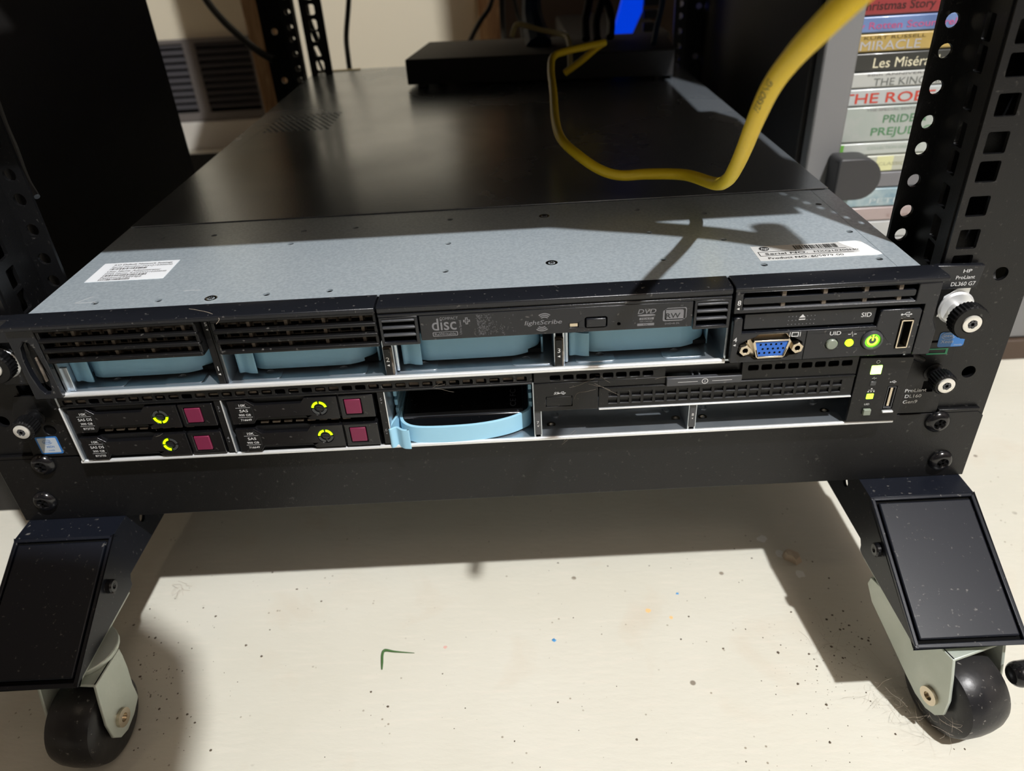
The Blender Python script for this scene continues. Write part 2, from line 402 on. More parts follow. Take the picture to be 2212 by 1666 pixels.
case(145.8, 158.0, (0.0927, 0.1518, 0.3171), 'blue disc case with a pink capital title', lines=[('Dirty Rotten Scoundrels', 7, 281, 149, 94, (.45, .09, .22), True)], noise=(30, .2, (.2, .3, .55)))
case(132.0, 145.6, (0.414, 0.2959, 0.0893), 'yellow disc case with large silver capitals', lines=[('MIRACLE', 9.5, 300, 133.8, 47, (.42, .42, .44), True), ('KURT RUSSELL', 3.3, 302, 141.5, 48, (.12, .08, .02), False)])
case(117.6, 131.8, (0.0202, 0.0213, 0.019), 'black disc case with a cream serif title', lines=[('Les Misérables', 10.5, 313, 120.6, 61, (.75, .70, .50), True)])
case(105.2, 117.4, (0.432, 0.4438, 0.4202), 'white disc case with thin grey capitals', lines=[('THE KING AND I', 8, 316, 107, 70, (.14, .15, .14), False), ('50th ANNIVERSARY', 2.4, 310, 114.5, 60, (.16, .16, .16), False)])
case(91.2, 105.0, (0.4211, 0.4447, 0.4447), 'white disc case with large red capitals', lines=[('THE ROBE', 11, 293, 93.8, 75, (.50, .05, .03), True)])
case(61.9, 91.0, (0.3617, 0.3853, 0.3617), 'thick pale disc case with green capitals and a floral spine', noise=(70, .08, (.33, .37, .34)),
     lines=[('PRIDE &', 9, 330, 77.5, 36, (.08, .20, .10), True), ('PREJUDICE', 9, 322, 67.5, 56, (.08, .22, .10), True), ('THE SPECIAL EDITION', 2.6, 315, 87.2, 46, (.2, .2, .2), False)])
case(51.0, 61.7, (0.4198, 0.4493, 0.4198), 'white disc case with a green block at its left end', band=(280, 302, (.14, .36, .06)), lines=[('COLLECTION GREATEST', 3.6, 322, 56, 44, (.30, .38, .32), False)])
case(36.5, 50.8, (0.4285, 0.4404, 0.3695), 'cream disc case below the green-ended one', band=(332, 346, (.62, .62, .34)), lines=[('CLASSIC', 4, 334, 42, 22, (.35, .35, .2), False)])
case(22.5, 36.3, (0.1449, 0.1449, 0.1567), 'dark grey disc case behind the black handle')
case(5.5, 22.3, (0.1783, 0.2845, 0.3436), 'light blue disc case under the grey one', noise=(60, .12, (.42, .5, .5)), lines=[('PETER', 6, 333, 9, 34, (.5, .56, .56), False)])
case(-7.5, 5.3, (0.3632, 0.2923, 0.2805), 'pinkish disc case near the foot of the stack', lines=[('the', 5, 350, -4, 20, (.3, .22, .2), False)])
case(-23.5, -7.7, (0.4324, 0.4383, 0.4324), 'white disc case near the foot of the stack, second from the shelf')
case(-39.9, -23.7, (0.3591, 0.3591, 0.3473), 'grey-white disc case lowest on the shelf')

# blue-lit case behind the rack
pc = thing('computer_case', (200, 840, FZ), 'dark case glowing blue behind the rack', 'computer')
MB().box(110, 252, 800, 1080, FZ, 90).build('body', 'cabinet_black', pc, bevel=3)
MB().prism([(172, 90), (199, 90), (212, 118), (214, 150), (188, 150), (180, 120)], 800, 812, 'y').build('light_panel', 'blue_glow', pc, bevel=2)
for k in range(3): MB().box(214, 236, 802, 812, 92+k*16, 103+k*16).build('port_cover', 'dark_grey', pc, bevel=1)

# ================================================================== RACK FRAME
rack = thing('server_rack', (0, 330, FZ), 'black open-frame steel rack on castors holding the two servers', 'rack')
TOPZ = 480
UP = [z for u in range(-1, 11) for z in (6.35+44.45*u+3.0, 22.225+44.45*u+3.0, 38.1+44.45*u+3.0)]
UPF = [z for z in UP if 3 < z < TOPZ-8]
def post(sx, yf, yb, front):
    """front flange outward, web back, rear flange inward"""
    fl = MB().plate(rect(sx*227, sx*271, -44 if front else -44, TOPZ),
                    [rrect(sx*235.2-4.8, sx*235.2+4.8, z-4.8, z+4.8, 1) for z in UPF] + [circ(sx*256, 24+55.5*k, 3.6) for k in range(0, 8)], 2, 'xz', yf)
    fl.build('post', 'powder_black', rack)
    d = 1 if yb > yf else -1
    # web (slightly splayed) as a plate in the yz plane, then shifted
    wb = MB(); 
    wb.plate(rect(min(yf+d*2, yf+d*42), max(yf+d*2, yf+d*42), -44, TOPZ), [rrect(yf+d*17-4.6, yf+d*17+4.6, z-5.5, z+5.5, 1) for z in UPF if z > 50], 2, 'yz', sx*228 if sx < 0 else sx*226)
    for v in wb.bm.verts: v.co.x += sx*abs(v.co.y-yf)*.14
    wb.build('post_web', 'powder_black', rack)
    MB().plate(rect(min(sx*219, sx*234), max(sx*219, sx*234), -44, TOPZ), [circ(sx*225.5, z, 3.3, 16) for z in UPF if z > 50], 2, 'xz', yf+d*41).build('post_flange', 'powder_black', rack)
for sx in (-1, 1):
    post(sx, 0, 42, True)
    MB().plate(rect(sx*235, sx*271, -44, TOPZ), [circ(sx*262, 60, 5, 16)], 1.5, 'xz', 40.5).build('post_back', 'powder_black', rack)
    MB().plate(rect(2, 40.5, -44, TOPZ), [circ(20, 70+55.5*k, 5.5, 16) for k in range(6)], 1.5, 'yz', 269.5 if sx > 0 else -271).build('post_side', 'powder_black', rack)
for sx in (-1, 1): post(sx, 660, 618, False)
MB().plate(rect(-214, -188, -44, TOPZ), [rrect(-206, -197, z-5.5, z+5.5, 2.5) for z in UPF if z > 80], 1.5, 'xz', 632).build('cable_guide', 'powder_black', rack)
# cross panel between the feet, with its stepped shelf and screws
MB().prism([(-270, -44), (270, -44), (270, -3), (266.5, 0), (-266.5, 0), (-270, -3)], -2.4, -.2, 'y').build('cross_panel', 'powder_black', rack, bevel=.3)
for sx in (-1, 1): MB().box(*sorted((sx*245, sx*267)), -2.6, -.2, .3, 2.2).build('panel_lip', 'powder_black', rack, bevel=.3)
MB().box(-227, 227, 0, 30, -4, -1.5).build('cross_rail', 'powder_black', rack)
MB().box(-227, 227, 655, 660, -44, 0).build('rear_panel', 'powder_black', rack)
def phillips(x, z, y):
    b = MB().lathe([(6.4, 0), (6.6, .6), (6.2, 1.8), (5.0, 2.9), (3.6, 3.4), (3.2, 3.4), (2.0, 2.2), (0.3, 1.6)], (x, y, z), (0, -1, 0), 32)
    b.build('screw', 'gloss_black', rack)
    q = MB()
    for a in (0, 90):
        q.xf = Matrix.Translation((x, y, z)) @ Matrix.Rotation(math.radians(a+20), 4, 'Y')
        q.box(-3.1, 3.1, -3.45, -2.4, -.55, .55)
    o = q.build('cross_slot', 'void', rack)
for x, z in ((-243.5, -3.5), (-252.7, -29.5), (245.8, -5.2), (254.3, -32.4)): phillips(x, z, -2.4)
# feet: folded channel that slopes down to the front
def foot(sx, name='foot'):
    xi, xo = sx*211.5, sx*268
    prof = [(-18, -44), (0, -44), (60, -44.), (60, -74), (-19, -74), (-21, -77), (-21.5, -80), (-24, -81), (-27, -81), (-89, -81)]
    for x, t in ((xi, 1), (xo, -1)):
        a, b_ = sorted((x, x+sx*t*1.8))
        MB().plate(prof, [circ(11, -57, 3.2, 12)], 1.8, 'yz', a).build('foot_side', 'foot_black', rack)
    lo, hi = sorted((xi+sx*.05, xo-sx*.05))
    MB().prism([(-18, -43.9), (-2.5, -43.9), (-2.4, -44.05), (58, -44.05), (58, -46), (-18.6, -46)], lo, hi, 'x').build('foot_top', 'foot_black', rack, bevel=.3)
    # sloping front: a rimmed frame and the sunk cover in it
    p0 = Vector((0, -18, -44)); p1 = Vector((0, -89, -81)); dr = (p1-p0); Ls = dr.length; dr.normalize(); nrm = Vector((0, dr.z, -dr.y))*1
    if nrm.z < 0: nrm = -nrm
    def sb(x0, x1, s0, s1, h0, h1):
        q = MB(); M = Matrix(((1, 0, 0, 0), (0, dr.y, nrm.y, p0.y), (0, dr.z, nrm.z, p0.z), (0, 0, 0, 1))); q.xf = M
        q.box(x0, x1, s0, s1, h0, h1); return q
    q = sb(lo, lo+2.2, 0, Ls, -2, .3)
    for args in ((hi-2.2, hi, 0, Ls, -2, .3), (lo, hi, 0, 2.0, -2, .3), (lo, hi, Ls-2.2, Ls, -2, .3)):
        q.xf = None if False else q.xf; q.box(*args)
    q.build('foot_rim', 'foot_black', rack, bevel=.5, seg=3)
    sb(lo+3.2, hi-3.2, 3.4, Ls-4.0, -3.0, .5).build('foot_cover', 'foot_black', rack, bevel=.9, seg=3)
    sb(lo+.6, hi-.6, 1, Ls-.8, -4, -2.0).build('foot_slope', 'void', rack)
    MB().box(lo+1.5, hi-1.5, -87.0, -24, -84.4, -82.7).build('castor_plate', 'cast_zinc', rack, bevel=.4)
    x = xi-sx*.1
    b = MB().lathe([(3.9, 0), (3.9, 2.4), (3.2, 3.2), (1.6, 3.2), (.5, 2.0)], (xi, -38.8, -62.8), (-sx, 0, 0), 24); b.build('screw', 'gloss_black', rack)
foot(1); foot(-1)
for sx in (-1, 1):
    MB().box(*sorted((sx*213.5, sx*266)), 60, 655, -74, -46).build('side_beam', 'powder_black', rack, bevel=.5)
    MB().box(*sorted((sx*229, sx*243)), 44, 214, 216, 258).build('shadow_rail', 'powder_black', rack, bevel=.5)  # added rail above the view, placed to shade the right of the lid
# castors
def castor(cx, cy, rz, hd, back=1., off=28):
    M = Matrix.Translation((cx, cy, 0)) @ Matrix.Rotation(rz, 4, 'Z')
    # swivel raceway above, fork legs, wheel trailing to local -y
    b = MB(); b.xf = M
    b.lathe([(14, 0), (17, 2), (17, 5), (13, 6)], (0, 0, -90), (0, 0, 1), 28)
    top = b
    def leg(x):
        pr = [(y*back if y > 0 else y+28-off, z) for y, z in [(27, -88), (28, -94), (22, -103), (4, -115), (-12, -126), (-20, -131), (-28, -133), (-34, -131), (-38, -125), (-38, -114), (-35, -100), (-33, -92), (-32, -88)]]
        top.prism(pr, x-.9, x+.9, 'x')
    leg(-16); leg(16); top.box(-16.8, 16.8, -4-off, 26*back, -90, -88)
    top.build('castor_fork', 'cast_zinc', hd, bevel=.5)
    b = MB(); b.xf = M
    pr = [(5, 13.2), (10, 12.8), (14, 13.4), (20, 13.4), (22.4, 12), (23.8, 8.5), (24.5, 3), (24.5, -3), (23.8, -8.5), (22.4, -12), (20, -13.4), (14, -13.4), (10, -12.8), (5, -13.2)]
    b.lathe([(r, h) for r, h in pr], (0, -off, FZ+24.6), (1, 0, 0), 48); o = b.build('castor_wheel', 'rubber', hd)
    b = MB(); b.xf = M
    b.ring((16.9, -off, FZ+26.5), 2.4, 5.2, 1.8, (1, 0, 0), 28); b.ring((-16.9, -off, FZ+26.5), 2.4, 5.2, 1.8, (-1, 0, 0), 28)
    b.cyl((-17.3, -off, FZ+26.5), 2.5, 34.6, (1, 0, 0), 16)
    b.build('castor_axle', 'nickel', hd)
castor(237.5, -56, math.radians(17), rack)
castor(-222, -62, math.radians(-5), rack, .12, 16)
castor(240, 640, math.radians(30), rack); castor(-240, 640, math.radians(10), rack)
# brake tab peeping out beside the right front castor
MB().lathe([(4, 0), (6.5, 1.5), (6.5, 12), (4, 13.5)], (262, -93, -100), (1, .1, 0), 20).build('brake_lever', 'gloss_black', rack, bevel=2.5, seg=3)

# equipment higher in the rack, above the frame of the photo
sh = thing('rack_shelf', (0, 330, 222), 'deep black shelf unit mounted higher in the rack above the upper server', 'shelf')
MB().box(-230, 222, -1, 640, 222, 224).build('tray', 'powder_black', sh)
MB().box(-226, 220, 2, 600, 224, 300).build('body', 'dark_grey', sh, bevel=1)
MB().box(-271, 271, 0, 700, TOPZ, TOPZ+4).build('top_plate', 'powder_black', rack)
tw = thing('shadow_tower', (-206, 678, TOPZ+4), 'added slim dark tower on the rear left of the rack top that shades the back wall', 'shade_block')  # added tower, placed so that its shadow darkens part of the back wall
MB().box(-250, -162, 655, 700, TOPZ+4, TOPZ+520).build('body', 'cabinet_black', tw, bevel=3)
# added table-shaped blocker out of view, placed to shade the left floor
st = thing('shadow_table', (-300, -380, FZ), 'added dark table-shaped blocker out of view, shading the floor at the left', 'light blocker')
MB().prism([(-420, -560), (100, -560), (96, -400), (88, -350), (74, -319), (45, -299), (0, -292), (-420, -290)], 500, 518, 'z').build('table_top', 'cabinet_black', st, bevel=2)
MB().box(-420, -404, -560, -500, FZ+16, 500).build('leg', 'cabinet_black', st, bevel=2)
MB().box(-420, -180, -560, -500, FZ, FZ+16).build('base', 'cabinet_black', st, bevel=2)

# ================================================================== UPPER SERVER
us = thing('rack_server', (0, 330, 44.5), 'upper rack server with silver lid, disc drive slot and four light blue caddies', 'server', 'rack servers mounted one above the other')
UF = -17.0     # front face plane of the bezels
# body: tray, sides, backplane
MB().box(-212.5, 212.5, -10, 655, 44.6, 45.5).build('chassis_floor', 'zinc', us)
b = MB().box(-213.2, -212.2, -6, 655, 45.5, 86.8).box(212.2, 213.2, -4, 655, 45.5, 86.8).box(-213, 213, 654, 655.5, 45.5, 86.8); b.build('chassis_wall', 'zinc', us)
MB().box(-212, 212, 62, 64, 45.5, 86.8).build('backplane', 'void', us)
MB().tube([(-210, -11, 45.4), (123.5, -11, 45.4)], 1.45, 12, smooth=False).build('front_lip', 'bright_zinc', us)
for xc in (-190, -150, -110, -66, -30, 28, 60, 104):
    sg = 1 if xc in (-190, -110, -30, 60) else -1
    MB().plate(rrect(xc-10, xc+10, -6.2, 4, 2), [circ(xc+sg*3, 0.6, 2.0, 14)], .35, 'xy', 45.95).build('mounting_pad', 'zinc', us, bevel=.1)
# bay dividers
def arrow(b, x, z, y, s=1.0, d='l'):
    v = {'l': [(x-s, z), (x+s*.7, z+s*.8), (x+s*.7, z-s*.8)], 'd': [(x, z-s), (x+s*.8, z+s*.7), (x-s*.8, z+s*.7)]}[d]
    b.add([(p[0], y, p[1]) for p in v], [(0, 1, 2)])
for xd, num, up in ((-127.6, '1', '5'), (-43, '2', None), (41.8, '3', None)):
    top = 84 if up else 66.6
    MB().box(xd-2.6, xd-1.8, -8, 62, 45.5, top).box(xd+1.8, xd+2.6, -8, 62, 45.5, top).build('bay_divider', 'zinc', us)
    MB().box(xd-2.2, xd+2.0, -9.6, -7, 45.9, 62 if not up else 84).build('divider_front', 'dusty' if not up else 'black_plastic', us, bevel=.3)
    MB().box(xd-1.9, xd+1.3, -10.3, -9.6, 46.2, 61.6 if not up else 84).build('number_strip', 'black_plastic', us, bevel=.2)
    b = MB().text(num, 3.6, xd-.3, 54.5, 'xz', -10.42, 'c', bold=True); arrow(b, xd-.3, 52.4, -10.42, .8)
    if up: b.text(up, 2.8, xd+.2, 79.6, 'xz', -10.45, 'c', bold=True); arrow(b, xd+.2, 77.6, -10.45, .7)
    b.build('lettering', 'print_white', us, flat=True)
    if not up: MB().tube([(xd+3.6, -6, 47), (xd+3.6, -6, 64)], .9, 8, smooth=False).build('latch_tab', 'zinc', us)
MB().box(123.2, 124.2, -10, 62, 45.5, 66.6).build('bay_divider', 'zinc', us)
MB().box(-207.8, -206.6, -10, 62, 45.5, 66).build('bay_divider', 'zinc', us)
MB().box(-207, -203.5, -9, -7.6, 46, 60).build('side_bracket', 'zinc', us, bevel=.3)
# lid in two sheets with a seam, punched holes, side strip
holes = [(-185.5, 5.1), (-153.6, 4.2), (-100.3, 4.5), (-69.3, 4.8), (-13.5, 20.8), (96.8, 20.9), (143.4, 7.4), (199.0, 7.0), (-14.3, 58.5), (96.2, 58.5), (132.6, 42.7),
         (199.3, 43.8), (199.0, 87.8), (131.8, 83.2), (95.2, 95.7), (-15.3, 96.9), (-70.8, 91.7), (-186, 92), (-155, 91.8), (-104.5, 71.2), (-101.4, 91.1)]
MB().plate(rect(-214.4, 203.2, -3, 113), [circ(x, y, 1.75, 16) for x, y in holes], .9, 'xy', 87.65).build('lid_front', 'galvanised', us)
MB().box(203.6, 214.4, -3, 113, 86.6, 87.5).build('lid_side_strip', 'galvanised', us)
for x, y in ((-127.3, 3.3), (40.7, 23.9), (40.4, 93.5)):
    MB().lathe([(3.1, -.3), (3.1, .12), (2.4, .25), (1.5, -.1), (.3, -.2)], (x, y, 87.65), (0, 0, 1), 24).build('lid_screw', 'chrome', us)
    b = MB()
    for a in (0, 60, 120):
        b.xf = Matrix.Translation((x, y, 87.8)) @ Matrix.Rotation(math.radians(a), 4, 'Z'); b.box(-1.3, 1.3, -.25, .25, -.1, .12)
    b.build('screw_slot', 'ink', us)
vh = []
for j in range(13):
    for i in range(11):
        x = -194+i*5.6+(2.8 if j % 2 else 0); y = 347+j*5.2
        if x < -137: vh.append(circ(x, y, 1.7, 8))
MB().plate(rect(-214.4, 214.4, 114.2, 657), vh, 1.0, 'xy', 88.1).build('lid_rear', 'lid_steel', us, bevel=.25)
MB().box(-213, -158, 648, 656, 88.1, 88.9).build('edge_tape', 'tan_jacket', us)
# smeared glue and scratch marks on the lid
b = MB()
for (x0, y0, x1, y1) in ((-136, 14, -145, 14), (-196, 6, -190, 13), (-196, 6, -186, 6)):
    d = Vector((y1-y0, x0-x1, 0)).normalized()*.18
    b.add([(x0-d.x, y0-d.y, 87.72), (x1-d.x, y1-d.y, 87.72), (x1+d.x, y1+d.y, 87.72), (x0+d.x, y0+d.y, 87.72)], [(0, 1, 2, 3)])
b.build('scratch', 'print_white', us, flat=True)
# stickers on the lid
def barcode(b, x0, x1, y0, y1, f, seed=1, shear=0):
    r = random.Random(seed); x = x0
    while x < x1:
        w_ = r.choice((.25, .25, .45, .7)); b.add([f(x, y0), f(x+w_, y0), f(x+w_+shear, y1), f(x+shear, y1)], [(0, 1, 2, 3)]); x += w_+r.choice((.3, .3, .55))
MB().box(-203.6, -162.0, 31.5, 56, 87.66, 87.78).build('sticker', 'sticker_white', us)['label'] = 'white settings sticker with barcodes'
b = MB(); T = 'xy'; zz = 87.86
for s_t, sz, x, y, w_ in (('iLO Default Network Settings', 2.6, -197, 52.2, 32), ('Serial Number:MXQ1030SH0', 2.6, -197, 49.2, 33), ('User Name: Administrator', 2.6, -197, 43.2, 29),
                          ('DNS Name: ILOMXQ1030SH0', 2.6, -197, 40.4, 33), ('Password:92JFF9JZ', 2.6, -197, 34.9, 22)):
    b.text(s_t, sz, x, y, T, zz, width=w_, bold=True)
for x1, y0, y1, sd in ((-177, 46.2, 48.4, 3), (-174, 37.4, 39.6, 4), (-181, 32.3, 34.2, 5)): barcode(b, -197, x1, y0, y1, lambda x, y: (x, y, zz), sd)
b.build('lettering', 'ink', us, flat=True)
MB().box(143, 199.5, 11.8, 30.2, 87.66, 87.76).build('sticker', 'sticker_cream', us)['label'] = 'silver serial number sticker with a torn end'
tp_ = [(188, 30.6), (197, 30.8), (199.5, 28), (200.6, 24), (201.4, 19), (202.6, 15.5), (203, 12.6), (200, 11.6), (196, 12.2), (186, 12.0), (172, 12.4), (170, 14.8), (181, 15.6), (191, 15.8), (194, 17), (192, 22), (189, 27)]
MB().prism(tp_, 87.76, 87.84, 'z').build('torn_patch', 'torn_paper', us)
b = MB(); zz = 87.92
b.text('Serial NO.', 2.9, 147.6, 18.6, T, zz, width=21, bold=True).text('MXQ1030SH0', 2.7, 172, 18.8, T, zz, width=22, bold=True).text('Product NO. 605879-00', 2.9, 147.6, 13.2, T, zz, width=37, bold=True)
barcode(b, 164, 186, 23.5, 28.5, lambda x, y: (x, y, zz), 9)
b.box(144.6, 189, 22.2, 22.5, zz-.02, zz).box(144.6, 191, 17.2, 17.5, zz-.02, zz).box(144.6, 144.9, 17.2, 22.4, zz-.02, zz)
b._ring((149, 26.4, zz-.02), .01, 2.5, .03, (0, 0, 1), 24)
b.build('lettering', 'ink', us, flat=True)
MB().text('hp', 3.6, 149, 25.1, T, zz+.05, 'c', shear=.25, bold=True).build('lettering', 'sticker_cream', us, flat=True)

# bezels -------------------------------------------------------------
def bez(x0, x1, zlow):
    return MB().prism([(-3.2, 84.2), (-3.2, 87.9), (-15.4, 87.9), (UF, 87.1), (UF, zlow), (UF+4, zlow)], x0, x1, 'x')
b = bez(-221, -44.6, 85.1); b.build('bezel', 'bezel_black', us, bevel=.35)
b = bez(-43.6, 122.2, 84.6); b.box(-43.6, 122.2, UF+1.2, UF+5, 82.2, 84.4).build('bezel', 'bezel_black', us, bevel=.35)
MB().box(-43.6, 122.2, UF+.2, UF+2.5, 82.1, 83.6).build('bezel_ridge', 'bezel_black', us, bevel=.4)
bez(123.4, 221.5, 85.2).build('bezel', 'bezel_black', us, bevel=.35)
# left end cap with the curved finger slot
slot = [(-214.6, 78.2), (-212.4, 77.4), (-211.2, 74), (-210.4, 66), (-210.3, 58), (-211.5, 51), (-213, 48.6), (-215.6, 48.6), (-217.3, 52), (-218.6, 60), (-218.7, 68), (-217.4, 75)]
MB().plate(rect(-221.5, -207.6, 45.6, 85.1), [slot], 3.5, 'xz', -14.5).build('end_cap', 'bezel_black', us, bevel=.4)
MB().prism([(p[0]+1.2, p[1]) for p in slot], -10.2, -9.4, 'y').build('release_lever', 'black_plastic', us, bevel=.3)
MB().box(-214.6, -213.6, -12, -10.2, 54, 68).build('lever_mark', 'dusty', us, bevel=.3)
# vent grilles of the two upper bays
def grille(x0, x1, name='vent_grille'):
    gr = MB().plate(rect(x0, x1, 66.6, 85.1), [rect(x0+1.5, x1-1.5, 67.4, 84.6)], 8, 'xz', UF+1).build(name, 'black_plastic', us, bevel=.3)
    for k, z in enumerate((83.6, 77.7, 72.2, 66.7)):
        o = MB().box(x0+.3*k, x1, UF, UF+4.5, z, z+2.1).build('slat', 'black_plastic', us, bevel=.8, seg=3)
        o.parent = gr; o['_loc'] = list(us['_loc'])
    r = random.Random(int(x0)); b = MB()
    n = 12
    for i in range(n):
        x = x0+4+i*(x1-x0-6)/n; wd = 1.5 if i % 3 == 2 else .9
        b.box(x, x+wd, UF+3+(0 if i % 3 == 2 else 3), UF+8, 67, 85)
    for k in range(5): b.box(x0+1, x1-1, UF+8, UF+9, 67+k*4, 68.3+k*4)
    o = b.build('grille_mesh', 'dusty', us); o.parent = gr
    o = MB().box(x0+1, x1-1, UF+10, UF+11, 66.6, 85).build('grille_back', 'void', us); o.parent = gr
grille(-206.2, -129.8); grille(-122.4, -44.6)
# small vents either side of the disc drive
for x0, x1 in ((-43.4, -25.0), (104.9, 122.2)):
    MB().plate(rect(x0, x1, 66.9, 82.1), [rect(x0+1.4, x1-1.6, 68.6, 81)], 8, 'xz', UF+.3).build('vent_frame', 'bezel_black', us, bevel=.35)
    for z in (71.6, 75.6, 79.4): MB().box(x0+1.2, x1-1.4, UF+.1, UF+3, z, z+1.3).build('vent_slat', 'dark_grey', us, bevel=.5)
    MB().box(x0+.5, x1-.5, UF+8.4, UF+9, 67, 82).build('vent_back', 'void', us)
# optical drive
od = MB().plate(rect(-24.2, 104.2, 68.9, 82), [rrect(46.2, 50.6, 71.5, 73.9, .3), rrect(53.6, 64.2, 71.0, 76.6, 1), circ(69.7, 72.3, .8, 12)], 3, 'xz', UF+.2).build('disc_drive_face', 'bezel_black', us, bevel=.3)
def sub(o, par): o.parent = par; return o
sub(MB().box(54.2, 63.6, UF-.5, UF+3, 71.5, 76.0).build('eject_button', 'bezel_black', us, bevel=.5), od)
sub(MB().box(46.4, 50.4, UF+.6, UF+2, 71.7, 73.7).build('activity_light', 'nickel', us, bevel=.2), od)
sub(MB().box(-24, 104, UF+3.2, UF+4, 69, 82).build('drive_back', 'void', us), od)
b = MB(); y_ = UF+.12
b.text('disc', 9.0, -18.6, 74.0, 'xz', y_, width=11.6, bold=True)
b.text('COMPACT', 2.1, -14.6, 79.3, 'xz', y_, width=8.6, bold=True)
b.plate(rrect(-18.6, -6.6, 70.7, 73.1, .6), [rrect(-18.2, -7.0, 71.0, 72.8, .5)], .02, 'xz', y_-.02); b.text('ReWritable', 2.0, -17.6, 71.2, 'xz', y_, width=10, bold=True)
b.text('Ultra Speed', 1.5, -4.7, 71.2, 'xz', y_, rot=math.pi/2, width=7.5)
b.plate([(-3.6, 78.8), (-2.6, 78.8), (-2.6, 80), (-1.4, 80), (-1.4, 78.8), (-.4, 78.8), (-.4, 77.6), (-1.4, 77.6), (-1.4, 76.4), (-2.6, 76.4), (-2.6, 77.6), (-3.6, 77.6)],
        [[(-3.2, 78.4), (-2.2, 78.4), (-2.2, 79.6), (-1.8, 79.6), (-1.8, 78.4), (-.8, 78.4), (-.8, 78.0), (-1.8, 78.0), (-1.8, 76.8), (-2.2, 76.8), (-2.2, 78.0), (-3.2, 78.0)]], .02, 'xz', y_-.02)
b.text('lightScribe', 3.2, 33.9, 74.2, 'xz', y_, 'c', width=17.5, shear=.2, bold=True)
for r_ in (2.4, 3.3, 4.2): b._ring((34.6, y_, 75.6), r_-.28, r_+.28, .02, (0, -1, 0), 14, 50, 128); b._ring((33.4, y_, 75.0), r_-.28, r_+.28, .02, (0, -1, 0), 14, 230, 308)
b.text('DVD', 3.4, 82.6, 77.0, 'xz', y_, 'c', width=8.4, shear=.2, bold=True)
b.prism([(82.6+4.2*math.cos(t*math.pi/12), 76.1+.55*math.sin(t*math.pi/12)) for t in range(24)], y_-.02, y_, 'y')
b.box(79.3, 86.1, y_-.02, y_, 73.7, 74.9).box(78.4, 86.4, y_-.02, y_, 70.6, 71.9).text('RECORDER', 1.0, 82.6, 72.5, 'xz', y_, 'c', width=6)
b.plate(rrect(90.3, 100.0, 72.4, 78.3, .9), [], .02, 'xz', y_-.02).plate(rrect(91.6, 101.4, 73.4, 79.3, .9), [rrect(91.2, 101.0, 73.0, 78.9, .9)], .02, 'xz', y_-.02)
b.text('DVD+R DL', 1.3, 95, 70.6, 'xz', y_, 'c', width=7, bold=True)
o = b.build('lettering', 'print_grey', us, flat=True); o.parent = od
b = MB().text('RW', 3.6, 95.1, 74.0, 'xz', y_-.06, 'c', width=6.8, bold=True).text('MULTI', 1.1, 82.7, 73.9, 'xz', y_-.06, 'c', width=5).text('R DL', 1.1, 82.4, 70.8, 'xz', y_-.06, 'c')
o = b.build('lettering', 'bezel_black', us, flat=True); o.parent = od
b = MB(); r = random.Random(3)      # glue left where a sticker was
for i in range(300):
    x = 3+abs(r.gauss(0, 1))*3.2*(1 if r.random() < .7 else 2.5); z = 70.2+r.random()*10.6
    if x > 22: continue
    a = r.random()*6.3; l = .15+r.random()*.8; d = (math.cos(a)*l, math.sin(a)*l); n_ = (-math.sin(a)*.05, math.cos(a)*.05)
    b.add([(x-n_[0], y_, z-n_[1]), (x+d[0]-n_[0], y_, z+d[1]-n_[1]), (x+d[0]+n_[0], y_, z+d[1]+n_[1]), (x+n_[0], y_, z+n_[1])], [(0, 1, 2, 3)])
o = b.build('glue_residue', 'print_grey', us, flat=True); o['kind'] = 'stuff'; o.parent = od

# right block: vent, SID slot, control module -------------------------
MB().plate([(123.6, 74.2), (213.2, 74.2), (213.2, 46.6), (221.2, 46.6), (221.4, 60), (218.8, 66), (218.6, 85.2), (123.6, 85.2)], [rrect(127.4, 208.2, 76.2, 84.7, .8)], 9, 'xz', UF).build('bezel_frame', 'bezel_black', us, bevel=.4)
MB().plate(rrect(127.6, 207.4, 78.7, 81.9, .8), [], 6, 'xz', UF+.4).build('vent_bar', 'bezel_black', us, bevel=.7, seg=3)
MB().prism([(UF+.2, 75.6), (UF+.2, 76.6), (UF+5, 76.6), (UF+5, 75.6)], 128, 207.6, 'x').build('vent_sill', 'dark_grey', us, bevel=.3)
b = MB()
for x in (145.5, 164.5, 183.5, 199.5): b.box(x, x+1.9, UF+1.0, UF+8.5, 76.3, 84.6)
b.build('vent_post', 'dusty', us); MB().box(127, 209, UF+9, UF+9.6, 75.5, 85).build('vent_back', 'void', us)
b = MB().text('8', 3.6, 125.6, 78.7, 'xz', UF-.08, 'c', bold=True); arrow(b, 125.4, 76.9, UF-.08, .8)
b.build('lettering', 'print_white', us, flat=True)
sd = MB().box(129.6, 191.8, UF+1.8, UF+5, 64.6, 72.9).build('pull_tab', 'bezel_black', us, bevel=.4)
b = MB()
for i in range(8):
    for j in range(3):
        x = 150.6+i*1.75; z = 66.2+j*2.1
        if j > 0 and 3 <= i <= 4: continue
        b.cyl((x, UF+1.8, z), .22, .15, (0, -1, 0), 8)
sub(b.build('grip_dots', 'print_grey', us), sd)
b = MB().text('SID', 3.3, 187.3, 68.2, 'xz', UF+1.7, 'c', width=4.8, bold=True); b.add([(155.5, UF+1.7, 69.6), (158.5, UF+1.7, 69.6), (157, UF+1.7, 71.4)], [(0, 1, 2)]); b.box(155.5, 158.5, UF+1.68, UF+1.7, 68.4, 69.0)
sub(b.build('lettering', 'print_white', us, flat=True), sd)
MB().box(124, 213, UF+5, UF+6, 46.8, 74).build('module_back', 'void', us)
